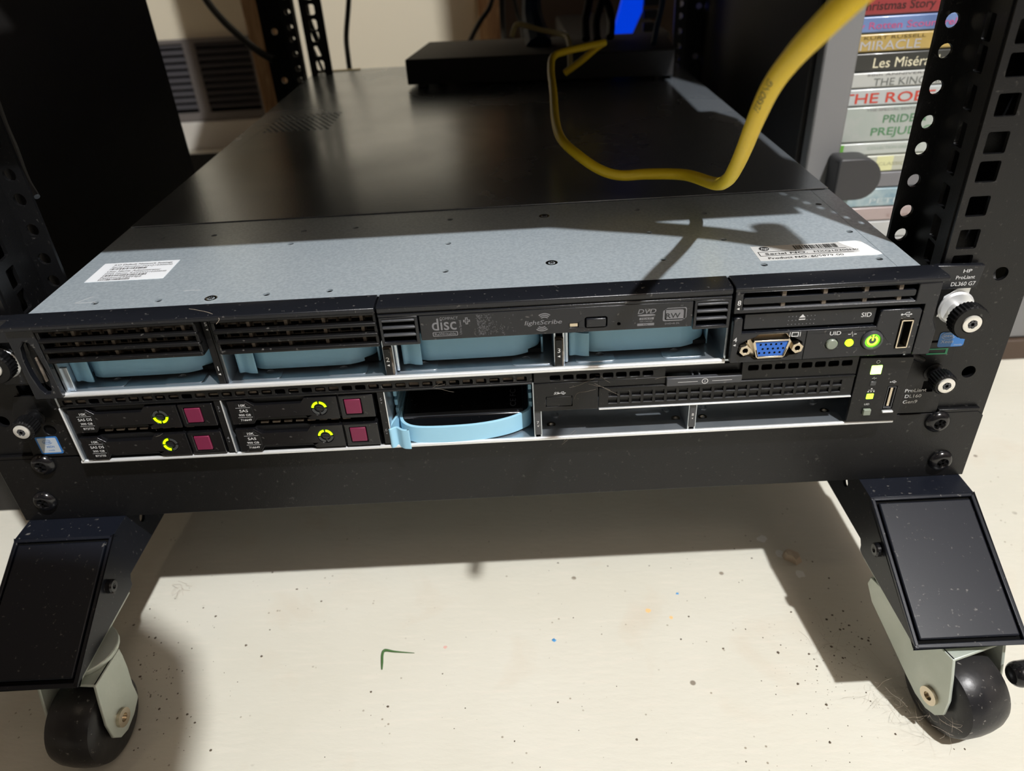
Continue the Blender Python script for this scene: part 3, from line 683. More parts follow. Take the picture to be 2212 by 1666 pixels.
vg = [(128.2, 57.4), (131.5, 59.3), (135.6, 60.9), (137, 62.2), (150.4, 62.2), (151.5, 60.9), (155.4, 59), (158.4, 57), (158.6, 52.4), (156.4, 50.6), (152.5, 50.2), (150.6, 48.6), (137.0, 48.6), (134.6, 50.2), (129.6, 50.6), (127.4, 52.4)]
cm = MB().plate([(124.3, 71.2), (125.2, 71.9), (127.6, 71.9), (128.4, 71.2), (128.6, 63.4), (192.6, 63.4), (193.2, 71.2), (194.2, 72), (211.6, 72), (212.6, 71), (212.8, 47.2), (124.6, 47.2)],
                [vg, circ(172.7, 55.2, 2.9), circ(181.2, 55.3, 2.0), circ(191.9, 56.2, 5.2, 28), rect(203.6, 209.6, 51.0, 66.6)], 4, 'xz', UF+.2).build('control_module', 'bezel_black', us, bevel=.35)
sub(MB().box(159.7, 160.0, UF+.05, UF+.3, 47.3, 63.2).build('module_seam', 'void', us), cm)
vp = MB().plate([(134.6, 60.0), (151.8, 60.0), (152.4, 58.8), (150.2, 50.8), (149.2, 50), (137.4, 50), (136.4, 50.8), (134.0, 58.8)], [[(135.3, 59.2), (151.2, 59.2), (149.2, 51), (137.4, 51)]], 5.2, 'xz', UF-1.6).build('video_port', 'nickel', us, bevel=.3)
sub(MB().prism([(135.4, 59.1), (151.1, 59.1), (149.1, 51.1), (137.5, 51.1)], UF-1.0, UF+3, 'y').build('port_insert', 'vga_blue', us), vp)
b = MB()
for j, (n_, z, off) in enumerate(((5, 57.4, 0), (5, 55.0, 1.2), (5, 52.8, -.2))):
    for i in range(n_): b.cyl((138.1+off+i*2.45, UF-1.02, z), .55, .06, (0, -1, 0), 10)
sub(b.build('pin_hole', 'void', us), vp)
for x in (130.6, 155.6):
    nut = MB().plate(circ(x, 55.2, 2.9, 6, .3), [circ(x, 55.2, 1.3, 16)], 4.5, 'xz', UF-2.2).build('hex_nut', 'nickel', us, bevel=.3); sub(nut, vp)
MB().box(133, 153.5, UF+3.4, UF+4, 49, 61.5).build('port_flange', 'nickel', us)
sub(MB().lathe([(2.7, -2), (2.7, .6), (2.3, 1.0), (.2, 1.1)], (172.7, UF, 55.2), (0, -1, 0), 24).build('locator_button', 'led_grey', us), cm)
sub(MB().lathe([(1.9, -2), (1.9, .3), (1.2, .7), (.2, .75)], (181.2, UF, 55.3), (0, -1, 0), 24).build('health_light', 'led_lime', us), cm)
pb = MB().lathe([(5.1, -3), (5.1, .4), (4.7, 1.2), (3.9, 1.3), (3.7, .5), (.2, .4)], (191.9, UF, 56.2), (0, -1, 0), 36).build('power_button', 'dark_grey', us); sub(pb, cm)
b = MB()._ring((191.9, UF-.5, 56.2), 1.75, 2.75, .12, (0, -1, 0), 30, 115, 425); b.box(191.5, 192.3, UF-.62, UF-.5, 56.2, 59.4)
o = b.build('power_symbol', 'led_green', us, flat=True); o.parent = cm
o = MB()._ring((191.9, UF-.45, 56.2), 3.0, 3.6, .05, (0, -1, 0), 30).build('power_glow_ring', 'led_ring', us) ; o.parent = cm
ub = MB().plate(rrect(203.8, 209.4, 51.2, 66.4, .5), [rect(204.4, 208.8, 51.8, 65.8)], 8, 'xz', UF-.6).build('usb_port', 'nickel', us, bevel=.15)
sub(MB().box(204.4, 206.0, UF+1, UF+7, 53, 64.6).build('port_tongue', 'cable_black', us), ub); sub(MB().box(203.9, 209.3, UF+7, UF+7.5, 51.3, 66.3).build('port_back', 'dark_grey', us), ub)
b = MB(); y_ = UF+.12
b.text('UID', 2.9, 173.6, 60.0, 'xz', y_, 'c', width=5.4, bold=True).text('4', 3.4, 125.9, 59.0, 'xz', y_, 'c', bold=True); arrow(b, 125.8, 57.2, y_, .8)
b.plate(rect(152.6, 156.0, 60.3, 62.8), [rect(153, 155.6, 60.7, 62.4)], .02, 'xz', y_-.02).box(151.7, 152.0, y_-.02, y_, 60.3, 62.8).box(156.6, 156.9, y_-.02, y_, 60.3, 62.8)
def pulse(b, x, z, y, s=1.):
    b.tube([(x-2*s, y, z), (x-.8*s, y, z), (x-.3*s, y, z+1.5*s), (x+.3*s, y, z-1.3*s), (x+.8*s, y, z), (x+2*s, y, z)], .16*s, 4, smooth=False)
def usb_sym(b, x, z, y, s=1.):
    b.tube([(x-2.4*s, y, z), (x+2.1*s, y, z)], .15*s, 4, smooth=False); b.add([(x+2.8*s, y, z), (x+1.9*s, y, z+.55*s), (x+1.9*s, y, z-.55*s)], [(0, 1, 2)])
    b.tube([(x-1.2*s, y, z), (x-.3*s, y, z+1.1*s), (x+.9*s, y, z+1.1*s)], .13*s, 4, smooth=False); b.tube([(x-.5*s, y, z), (x+.3*s, y, z-1.*s), (x+1.1*s, y, z-1.*s)], .13*s, 4, smooth=False)
    b.cyl((x-2.4*s, y, z), .55*s, .05, (0, -1, 0), 12); b.cyl((x+1.*s, y, z+1.1*s), .35*s, .05, (0, -1, 0), 8); b.box(x+1.*s, x+1.6*s, y-.03, y, z-1.3*s, z-.7*s)
pulse(b, 181.8, 60.0, y_); usb_sym(b, 205.6, 69.2, y_, .95)
b.build('lettering', 'print_white', us, flat=True)

# ears and thumb screws ----------------------------------------------
def thumb(root, x, z, yt, R, hl, neck, ribs, face, name='thumb_screw'):
    h = MB().lathe([(R-1.2, -hl, 0), (R, -hl+1, 1), (R, -1.2, 1), (R-.7, -.1, 0), (face+.6, 0, 0), (face+.2, -.5, 0), (.3, -.5, 0)], (x, yt, z), (0, -1, 0), ribs*2, ribd=.45).build(name, 'black_plastic', root, angle=25)
    n_ = MB().lathe([(face, -.5), (face, .3), (face-.4, .5), (face*.5, .5), (face*.42, -.6), (.2, -.7)], (x, yt, z), (0, -1, 0), 28).build('screw_head', 'screw_face', root); sub(n_, h)
    q = MB()
    for a in (0, 60, 120):
        q.xf = Matrix.Translation((x, yt-.52, z)) @ Matrix.Rotation(math.radians(a+12), 4, 'Y'); q.box(-face*.52, face*.52, -.05, .1, -face*.14, face*.14)
    sub(q.build('torx_recess', 'dark_grey', root), h)
    q = MB().lathe([(neck+1.2, 0), (neck+1.2, 1.2), (neck, 1.6), (neck, -yt-hl-1), (neck-.8, -yt-hl)], (x, -1.5, z), (0, -1, 0), 28); sub(q.build('screw_neck', 'chrome' if R > 8 else 'black_plastic', root), h)
    return h
# upper ears
MB().prism([(221.2, 74.8), (242.5, 74.8), (243.5, 76), (244.5, 86.6), (221.2, 87.4)], -4.4, -1.2, 'y').build('name_plate', 'bezel_black', us, bevel=.4)
MB().prism([(219, 79), (221.6, 76), (221.6, 87.3), (219, 87.5)], -12, -3, 'y').build('plate_arm', 'bezel_black', us, bevel=.3)
b = MB().text('HP', 2.6, 236.6, 83.2, 'xz', -4.5, 'c', width=4.0, bold=True).text('ProLiant', 2.6, 236.4, 80.0, 'xz', -4.5, 'c', width=9.0, bold=True).text('DL360 G7', 2.9, 236.2, 76.5, 'xz', -4.5, 'c', width=11.6, bold=True)
b.build('lettering', 'print_white', us, flat=True)
MB().plate(rect(222, 241.5, 45, 74.6), [circ(237.8, 64.2, 3)], 1.2, 'xz', -2.0).build('ear', 'black_plastic', us, bevel=.2)
MB().plate([(229, 59), (241, 59), (242, 74.5), (236, 74.5), (230, 70)], [], .4, 'xz', -2.5).build('ear_spring', 'bright_zinc', us, bevel=.1)
MB().lathe([(8.6, 0), (8.6, .6), (7.6, 1.4), (5.2, 1.4)], (237, -2.6, 64), (0, -1, 0), 30).build('washer', 'bright_zinc', us)
thumb(us, 237.0, 63.0, -18.5, 8.8, 7.5, 4.3, 30, 4.4)
MB().plate(rect(-241.5, -221.5, 48.8, 85), [], 1.2, 'xz', -4).build('ear', 'bezel_black', us, bevel=.2)
MB().prism([(-244.5, 74.8), (-226, 74.8), (-221.6, 87.2), (-244.5, 87.2)], -8, -2, 'y').build('ear_cap', 'bezel_black', us, bevel=.4)
MB().prism([(-236, 74), (-232.5, 74), (-234, 79), (-238, 79)], -9.4, -8, 'y').build('side_tab', 'print_grey', us)
thumb(us, -237.6, 62.8, -12, 8.8, 7.5, 4.3, 30, 4.4)
MB().lathe([(8.6, 0), (8.6, .6), (7.6, 1.4), (5.2, 1.4)], (-237, -4.2, 62), (0, -1, 0), 30).build('washer', 'bright_zinc', us)
# processor badge and green mark low on the right ear
MB().prism(rrect(233.8, 247.0, 41.3, 49.8, 1.3), -2.3, -2.02, 'y').build('sticker', 'intel_blue', us)['label'] = 'blue processor badge'
b = MB().text('intel', 2.6, 238.2, 47.0, 'xz', -2.4, 'c', width=4.8).text('Xeon', 2.6, 238.2, 43.6, 'xz', -2.4, 'c', width=6.2).text('inside', 1.3, 244.2, 42.0, 'xz', -2.4, 'c', width=4.0)
b.tube([(238.2+3.4*math.cos(t/16*2*math.pi), -2.4, 47.7+1.8*math.sin(t/16*2*math.pi)) for t in range(2, 16)], .13, 4, smooth=False)
b.build('lettering', 'intel_pale', us, flat=True)
MB().plate([(229.4, 40.7), (240, 40.6), (240, 37.0), (229.4, 37.2)], [[(229.6, 40.0), (238.8, 39.9), (238.8, 37.9), (229.6, 38.1)]], .1, 'xz', -2.4).build('green_mark', 'green_line', us)

# light blue printed caddies in the four lower bays
def ribbed_band(pts, z0, z1, t, lay=.4):
    """a wall of thickness t following pts (x,y), layered like a 3D print"""
    q = []
    n = len(pts)
    for i in range(n-1):
        p0, p1, p2, p3 = [Vector(pts[j]) for j in (max(i-1, 0), i, i+1, min(i+2, n-1))]
        for k in range(5):
            u = k/5; q.append(.5*((2*p1)+(p2-p0)*u+(2*p0-5*p1+4*p2-p3)*u*u+(3*p1-p0-3*p2+p3)*u**3))
    q.append(Vector(pts[-1])); n = len(q); L_ = []
    for i in range(n):
        d = (q[min(i+1, n-1)]-q[max(i-1, 0)]).normalized(); L_.append(Vector((d.y, -d.x)))
    zs = []; z = z0; k = 0
    while z < z1-1e-6: zs += [(z+.02, 0.), (min(z+lay-.1, z1), 0.), (min(z+lay, z1), .06)]; z += lay
    vs = []; fs = []; m_ = len(zs)
    for i in range(n):
        for z, ins in zs: p = q[i]+L_[i]*(-ins); vs.append((p.x, p.y, z))
    for i in range(n):
        for z in (z0, z1): p = q[i]-L_[i]*t; vs.append((p.x, p.y, z))
    o_ = n*m_
    for i in range(n-1):
        for k in range(m_-1): fs.append((i*m_+k, (i+1)*m_+k, (i+1)*m_+k+1, i*m_+k+1))
        fs.append((o_+2*i, o_+2*i+1, o_+2*i+3, o_+2*i+2))
        fs.append((i*m_+m_-1, (i+1)*m_+m_-1, o_+2*i+3, o_+2*i+1)); fs.append((i*m_, o_+2*i, o_+2*i+2, (i+1)*m_))
    for i in (0, n-1): fs.append(tuple(i*m_+k for k in range(m_))+(o_+2*i+1, o_+2*i))
    return vs, fs
labs = ('light blue printed drive caddy in the upper server, under the leftmost vent grille', 'light blue printed caddy in the upper server, under the grille nearest the disc drive',
        'light blue printed drive caddy in the upper server, between numbers 2 and 3', 'light blue printed drive caddy in the upper server, right of number 3')
c0 = None
for i, x0 in enumerate((-207, -122.5, -38.0, 46.6)):
    if c0 is None:
        c0 = thing('drive_caddy', (x0, 0, 45.9), labs[0], 'drive caddy', 'light blue drive caddies in the upper server')
        vs, fs = ribbed_band([(x0+6, 40), (x0+6.3, 10), (x0+8, 3.4), (x0+12.5, .9), (x0+20, .6), (x0+52, .8), (x0+59, 1.6), (x0+65, 4.4), (x0+70, 9), (x0+72, 20), (x0+72.4, 40)], 47.6, 63.4, 1.6)
        MB().add(vs, fs).build('band', 'blue_print', c0, angle=60)
        vs, fs = ribbed_band([(x0+3.5, 14), (x0+2.4, 4), (x0+.5, -.5), (x0+1.4, -1.6), (x0+3.5, -1.2), (x0+7, -2.6), (x0+10.3, -3.0), (x0+10.2, -1.8)], 47.4, 60.4, 1.2)
        MB().add(vs, fs).build('tab', 'blue_print', c0, angle=60)
        MB().box(x0+7, x0+71, 4, 55, 47.2, 49.4).build('tray', 'cable_black', c0)
        for sx_ in (x0+5.4, x0+71.2): MB().box(sx_, sx_+1, 6, 55, 46, 55).build('side', 'blue_print', c0)
    else:
        k = copy_tree(c0, loc=(x0, 0, 45.9)); k['label'] = labs[i]

# ================================================================== LOWER SERVER
ls = thing('rack_server', (0, 330, 0.1), 'lower rack server with four black hot-swap drives and one light blue caddy', 'server', 'rack servers mounted one above the other')
LF = -10.0
MB().box(-216.5, 217, -8, 600, .2, 1.0).build('chassis_floor', 'zinc', ls)
MB().box(30, 192, -8, 1.2, 1.0, 2.0).build('floor_step', 'zinc', ls, bevel=.2)
MB().box(-217, -216, -8, 600, 1, 42.8).box(216, 217, -5, 600, 1, 42.8).box(-216, 216, 599, 600, 1, 42.8).build('chassis_wall', 'zinc', ls)
MB().box(-216, 216, 28, 600, 42.2, 43.0).build('top_cover', 'galvanised', ls)
MB().box(-216, 216, 46, 48, 1, 42).build('backplane', 'void', ls)
MB().tube([(-216.8, -8.9, 1.5), (217.2, -8.9, 1.5)], 1.15, 12, smooth=False).build('front_lip', 'bright_zinc', ls)
# top vent strip: separate punched plates
def strip(x0, x1, z0, z1, xs, name, y=LF, hh=3.0, wh=5.2, zc=39.6):
    MB().plate(rect(x0, x1, z0, z1), [rrect(x, x+wh, zc-hh/2, zc+hh/2, .8, 3) for x in xs], 1.6, 'xz', y).build(name, 'black_plastic', ls, bevel=.25)
strip(-214.5, 27.6, 37.2, 43.2, [-212.5+6.83*i for i in range(35)], 'vent_strip', zc=40.0)
strip(28.4, 95, 36.9, 43.2, [36.6+6.7*i for i in range(8)], 'vent_strip'); strip(133.4, 191.6, 32.6, 43.2, [136.5+6.7*i for i in range(8)], 'vent_strip')
MB().box(95, 133.4, LF+2.5, LF+4, 37.6, 43.2).build('vent_strip', 'black_plastic', ls)
MB().box(-214, 191, LF+1.9, LF+26, 41.9, 42.1).build('strip_roof', 'void', ls)
r = random.Random(5); b = MB()
for i in range(35):
    x = -212.5+6.83*i
    if r.random() < .75: b.box(x+.1, x+5.1*(.6+.4*r.random()), LF+1.7, LF+2.3, 38.6+r.random()*.5, 39.8+r.random()*.7)
b.build('vent_foam', 'dusty', ls)
MB().box(-214, 191.5, LF+2.6, LF+3.0, 37.3, 42).build('strip_back', 'void', ls)
MB().box(-214.5, 27.6, LF-.6, LF+.2, 36.9, 37.9).build('strip_sill', 'black_plastic', ls, bevel=.25)
# uprights
MB().box(-215.4, -214.6, LF+1, 44, 1, 37).build('bay_divider', 'zinc', ls); MB().box(-215.6, -214.7, LF-.6, LF+.8, 3.2, 37).build('divider_edge', 'bright_zinc', ls, bevel=.2)
for xd, lab in ((-133.9, ('3', '4')), (-50.0, ('5', '6'))):
    MB().box(xd-1.9, xd+1.6, LF-.2, LF+2, 4.2, 36.8).build('divider_front', 'black_plastic', ls, bevel=.2)
    MB().box(xd+1.2, xd+2.0, LF+.4, 44, 1, 37).build('bay_divider', 'zinc', ls)
    MB().box(xd+1.7, xd+2.1, LF-.6, LF+.4, 4, 36.8).build('divider_edge', 'bright_zinc', ls)
    b = MB()
    for s_t, z in ((lab[0], 31.6), (lab[1], 12.2)): b.text(s_t, 2.6, xd-.2, z, 'xz', LF-.3, 'c', bold=True); arrow(b, xd-.2, z-1.4, LF-.3, .55, 'd')
    b.build('lettering', 'print_grey', ls, flat=True)
for xd, lab in ((29.7, '7'), (110.8, '8')):
    MB().box(xd-2.1, xd-1.3, LF+1, 44, 1, 37).box(xd+1.3, xd+2.1, LF+1, 44, 1, 37).build('bay_divider', 'zinc', ls)
    MB().box(xd-1.6, xd+1.6, LF+.2, LF+1.4, 4.6, 20.4).build('divider_front', 'dark_grey', ls, bevel=.2)
    b = MB().text(lab, 2.4, xd, 11.8, 'xz', LF+.1, 'c', bold=True); arrow(b, xd, 10.2, LF+.1, .55, 'd'); b.build('lettering', 'print_white', ls, flat=True)
# usb cover module, information tab, blank with knurled cells
um = MB().plate(rect(28.2, 61.0, 20.0, 36.9), [rect(34.2, 47.8, 22.5, 28.8)], 2, 'xz', LF-.6).build('port_module', 'black_plastic', ls, bevel=.25)
sub(MB().box(34.5, 47.5, LF-.5, LF+1, 22.8, 28.5).build('port_cover', 'black_plastic', ls, bevel=.2), um)
b = MB().text('SS', 2.0, 38.3, 30.2, 'xz', LF-.7, 'l', width=2.2, shear=.3, bold=True); usb_sym(b, 42.6, 30.8, LF-.72, .7); sub(b.build('lettering', 'print_white', ls, flat=True), um)
MB().box(61, 95.2, LF-.2, LF+2, 33, 37).build('blank_top', 'black_plastic', ls, bevel=.2)
it = MB().prism([(95.4, 32.4), (133.2, 32.8), (133.2, 37.0), (129, 37.0), (99.4, 37.0), (95.4, 37.0)], LF-2.4, LF+.4, 'y').build('information_tab', 'dark_grey', ls, bevel=.35)
b = MB()._ring((114.6, LF-2.5, 34.8), 1.25, 1.6, .03, (0, -1, 0), 24).text('i', 2.4, 114.6, 34.0, 'xz', LF-2.5, 'c', bold=True).box(101, 111, LF-2.52, LF-2.5, 34.7, 34.95).box(118.2, 128.2, LF-2.52, LF-2.5, 34.7, 34.95)
sub(b.build('lettering', 'print_white', ls, flat=True), it)
fb = MB().plate(rect(61.4, 191.2, 20.3, 32.6), [rect(66.3+6.02*i, 70.8+6.02*i, z, z+2.6) for i in range(20) for z in (23.0, 27.2)], 1.2, 'xz', LF-.4).build('blank_filler', 'black_plastic', ls, bevel=.2)
sub(MB().box(61.6, 191, LF+.8, LF+2, 20.4, 32.5).build('filler_back', 'black_plastic', ls), fb)
sub(MB().box(61.4, 191.2, LF-1.1, LF-.3, 31.8, 32.6).build('filler_rim', 'black_plastic', ls, bevel=.3), fb)
sub(MB().box(61.4, 191.2, LF-1.2, LF+3, 19.4, 20.3).build('filler_edge', 'bright_zinc', ls, bevel=.3), fb)
b = MB()
for i in range(20):
    for z in (22.6, 26.8): b.box(66.3+6.02*i, 70.8+6.02*i, LF-.75, LF-.35, z, z+.3)
sub(b.build('cell_rim', 'dark_grey', ls), fb)
# inside the two empty bays
for x in (40, 102, 122.5, 183): MB().ring((x, 13, 1.05), 1.5, 2.6, .5, (0, 0, 1), 20).build('stand_off', 'zinc', ls)
for x in (37.2, 105.2, 119.8, 186):
    MB().ring((x, 3.2, 1.05), 1.3, 2.4, .6, (0, 0, 1), 20).build('stand_off', 'nickel', ls)
MB().box(32, 192, 20, 21, 1, 7).build('bay_backstop', 'zinc', ls)
# right control strip
cs = MB().plate([(191.9, 3.6), (217.8, 2.9), (218.6, 41.6), (191.9, 42.6)], [rect(209.2, 214.2, 10.6, 24.6)], 2.4, 'xz', LF-.9).build('control_panel', 'black_plastic', ls, bevel=.3)
for nm, z, hw, hh, mt in (('power_light', 35.2, 2.7, 2.6, 'led_hot'), ('health_light', 27.0, 1.5, 1.3, 'led_off'), ('network_light', 19.2, 1.8, 1.6, 'led_green'), ('locator_button', 9.8, 1.9, 1.8, 'led_grey')):
    sub(MB().box(201-hw, 201+hw, LF-(2.4 if z < 12 else 1.3), LF-.5, z-hh, z+hh).build(nm, mt, ls, bevel=.35), cs)
b = MB().text('UID', 1.6, 200.4, 13.8, 'xz', LF-1.0, 'c', bold=True); pulse(b, 201, 30.2, LF-1.0, .55); usb_sym(b, 211.2, 27.4, LF-1.0, .6)
b.box(200.6, 201.4, LF-1.02, LF-1, 23.6, 24.2).box(199.4, 202.6, LF-1.02, LF-1, 22.9, 23.1).box(199.2, 199.9, LF-1.02, LF-1, 21.8, 22.5).box(200.7, 201.3, LF-1.02, LF-1, 21.8, 22.5).box(202.1, 202.8, LF-1.02, LF-1, 21.8, 22.5)
b._ring((201, LF-1.0, 39.9), .7, .95, .03, (0, -1, 0), 16)
sub(b.build('lettering', 'print_white', ls, flat=True), cs)
ub = MB().plate(rect(209.6, 213.9, 11, 24.2), [rect(210.1, 213.4, 11.5, 23.7)], 6, 'xz', LF-.6).build('usb_port', 'dark_grey', ls, bevel=.1)
sub(MB().box(211.4, 212.6, LF, LF+4, 12, 23.2).build('port_tongue', 'nickel', ls), ub); sub(MB().box(209.6, 213.9, LF+4.5, LF+5, 11, 24).build('port_back', 'void', ls), ub)
sub(MB().box(208.8, 214.4, LF-2.6, LF-.9, 9.2, 10.2).build('port_lip', 'bright_zinc', ls, bevel=.3), ub)
# ears of the lower server
MB().plate([(218, 1.0), (243.5, .6), (244, 2), (244, 36), (244.6, 44), (218.6, 44.3)], [rect(232.5, 238.5, 14.2, 21)], 1.2, 'xz', -2.2).build('ear', 'black_plastic', ls, bevel=.2)
MB().box(232, 239, -1, 2, 13.8, 21.4).build('ear_pocket', 'void', ls)
MB().plate([(-247, 1), (-218, 1), (-216, 20), (-216, 40), (-242, 40.5), (-247, 30)], [circ(-231.5, 18.5, 3.3)], 1.2, 'xz', -2.2).build('ear', 'black_plastic', ls, bevel=.2)
MB().box(-234.5, -226, -1, 2, 14.5, 24).build('ear_pocket', 'void', ls)
thumb(ls, 236.2, 26.2, -15.2, 6.0, 8.0, 4.0, 26, 4.2); thumb(ls, -235.8, 27.2, -15.6, 6.0, 8.5, 4.0, 26, 4.0)
MB().tube([(-221, -3.4, 41), (-216, -5, 41.4)], 2.0, 12, smooth=False).build('hinge_pin', 'dark_grey', ls)
MB().tube([(228, -3.0, 34.5), (221, -3.6, 38.5)], 1.8, 12, smooth=False).build('hinge_pin', 'black_plastic', ls)
b = MB().text('ProLiant', 2.9, 223.9, 14.6, 'xz', -2.35, width=11.2, bold=True).text('DL160', 2.9, 224.6, 11.0, 'xz', -2.35, width=8.6, bold=True).text('Gen9', 2.9, 224.3, 7.4, 'xz', -2.35, width=7.6, bold=True)
b.build('lettering', 'print_white', ls, flat=True)
MB().prism(rrect(-241.6, -229.6, 3.0, 14.4, .9), -2.45, -2.25, 'y').build('sticker', 'intel_blue', ls)['label'] = 'small blue-edged processor badge'
MB().prism(rrect(-240.7, -230.5, 3.9, 13.6, .5), -2.52, -2.44, 'y').build('badge_face', 'intel_pale', ls)
b = MB().text('intel', 2.2, -235.7, 10.4, 'xz', -2.6, 'c', width=3.6).text('XEON', 1.9, -235.2, 7.2, 'xz', -2.6, 'c', width=4.4, bold=True).text('inside', 1.2, -235.2, 5.2, 'xz', -2.6, 'c', width=3.2)
b.tube([(-235.7+2.6*math.cos(t/16*2*math.pi), -2.58, 11.1+1.4*math.sin(t/16*2*math.pi)) for t in range(2, 16)], .1, 4, smooth=False)
b.build('lettering', 'intel_blue', ls, flat=True)

# hot-swap drives -----------------------------------------------------
def drive(x0, z0, label, lit, words):
    t = thing('hard_drive', (x0, LF, z0), label, 'hard drive', 'hot-swap drives in the lower server')
    y = LF-.6
    MB().box(x0+1, x0+74, LF+5, 44, z0+.5, z0+14).build('body', 'cable_black', t)
    MB().box(x0+.3, x0+74.7, LF+2, LF+5, z0+.2, z0+14.2).build('carrier', 'black_plastic', t, bevel=.3)
    o = [(0, 0), (11, 0), (13.4, 3.4), (38.4, 3.4), (40.6, .6), (56.2, .6), (56.2, 14.2), (39.6, 14.2), (37.4, 11.3), (13.2, 11.3), (9.6, 14.4), (0, 14.4)]
    MB().plate([(x0+a, z0+b_) for a, b_ in o], [circ(x0+46.4, z0+7.5, 4.4, 28)], 2.8, 'xz', y).build('handle', 'gloss_black', t, bevel=.45)
    MB().prism([(x0+3.6, z0+.9), (x0+10.4, z0+.9), (x0+12.2, z0+3.7), (x0+12.2, z0+10.6), (x0+9.2, z0+13.4), (x0+3.6, z0+13.4)], y-.25, y+.1, 'y').build('label_face', 'black_plastic', t, bevel=.15)
    MB().plate([(x0+57, z0+.4), (x0+74.8, z0+.4), (x0+74.8, z0+14.2), (x0+57, z0+14.2)], [rect(x0+59.4, x0+68.4, z0+2.6, z0+12.2)], 3, 'xz', y+.1).build('button_frame', 'gloss_black', t, bevel=.4)
    MB().box(x0+59.8, x0+68.0, y-.1, y+2.4, z0+3.0, z0+11.8).build('release_button', 'magenta', t, bevel=.4)
    MB().lathe([(4.3, -1.6), (4.3, -.2), (.2, -.1)], (x0+46.4, y+.6, z0+7.5), (0, -1, 0), 28).build('light_bezel', 'gloss_black', t)
    for k, (a0, a1) in enumerate(((8, 82), (98, 172), (188, 262), (278, 352))):
        MB()._ring((x0+46.4, y+.45, z0+7.5), 2.75, 3.95, .4, (0, -1, 0), 10, a0, a1).build('ring_light', 'led_yellow' if k in lit else 'led_off', t)
    b = MB()
    for k in range(3): b.box(x0+45, x0+47.8, y+.3, y+.42, z0+6.3+k*.95, z0+6.6+k*.95)
    b.build('disc_symbol', 'led_off', t)
    b = MB(); yy = y-.32; xc = x0+7.6
    b.text(words[0], 2.1, xc, z0+11.1, 'xz', yy, 'c', width=3.6, bold=True).text(words[1], 2.3, xc, z0+7.7, 'xz', yy, 'c', width=7.2 if len(words[1]) > 3 else 4.4, bold=True)
    b.text(words[2], 1.8, xc, z0+5.3, 'xz', yy, 'c', width=6.2, bold=True).text(words[3], 1.8, xc, z0+2.2, 'xz', yy, 'c', width=5.6, bold=True)
    b.box(xc-3.8, xc+3.8, yy-.02, yy, z0+10.3, z0+10.45).box(xc-3.8, xc+3.8, yy-.02, yy, z0+4.4, z0+4.55)
    b.build('lettering', 'print_white', t, flat=True); return t
A_ = ('10K', 'SAS DS', '300 GB', '872735'); B_ = ('10K', 'SAS', '900 GB', '716649')
drive(-211.8, 21.2, 'black 300 GB hard drive, upper left of the four, ring lit at its bottom', (2, 3), A_)
drive(-211.8, 3.4, 'black 300 GB hard drive, lower left of the four, ring lit at its left', (1, 2), A_)
drive(-129.0, 21.6, 'black 900 GB hard drive, upper right of the four', (0, 1), B_)
drive(-129.0, 3.8, 'black 900 GB hard drive, lower right of the four', (0, 1), B_)
b = MB()
for x0 in (-199, -116):
    for i in range(8): b.box(x0+i*6.2, x0+i*6.2+4, LF+3, LF+4.2, 19.2, 20.2)
b.build('vent_gap', 'dusty', ls)

# fifth bay: blue caddy around a black solid state drive
dc = thing('drive_caddy', (-10, -2, 2), 'larger light blue caddy in the lower server holding a black drive', 'drive caddy')
path = [(-45.5, 42), (-45.8, 14), (-44.6, 2), (-41.5, -4.5), (-35, -8.2), (-24, -9.4), (-8, -9.2), (4, -7.6), (14, -4.6), (21, -.8), (26.0, 4), (26.6, 14), (26.6, 42)]
vs, fs = ribbed_band(path, 2.4, 12.4, 1.6); MB().add(vs, fs).build('band', 'blue_print', dc, angle=60)
vs, fs = ribbed_band([(-44.8, 12), (-46.4, 3), (-48.4, -4), (-49.2, -9.4), (-47.8, -11), (-45.2, -9.4), (-43.4, -10.8), (-41.5, -12.2), (-38.2, -12.6), (-38.2, -11.6)], 1.6, 13.6, 1.2); MB().add(vs, fs).build('tab', 'blue_print', dc, angle=60)
for xs in ((-47, -45.2), (25.4, 27.2)):
    o = MB()
    for k in range(4): o.box(xs[0], xs[1], 6, 44, 12+k*5.6, 15.6+k*5.6)
    o.build('side_rib', 'blue_print', dc, bevel=.3)
sd_ = thing('solid_state_drive', (-10, 20, 3), 'flat black drive lying inside the larger blue caddy', 'solid state drive')
MB().box(-42.8, 22.6, 1, 44, 5, 12.2).build('case', 'gloss_black', sd_, bevel=.8)
MB().plate(rect(-42.4, 22.2, 1.4, 4.8), [], .2, 'xy', 12.5).build('front_edge', 'dark_grey', sd_)
MB().text('CE FC', 4.6, 18.4, 7.0, 'xy', 12.5, rot=math.pi/2, width=17).build('lettering', 'print_grey', sd_, flat=True)

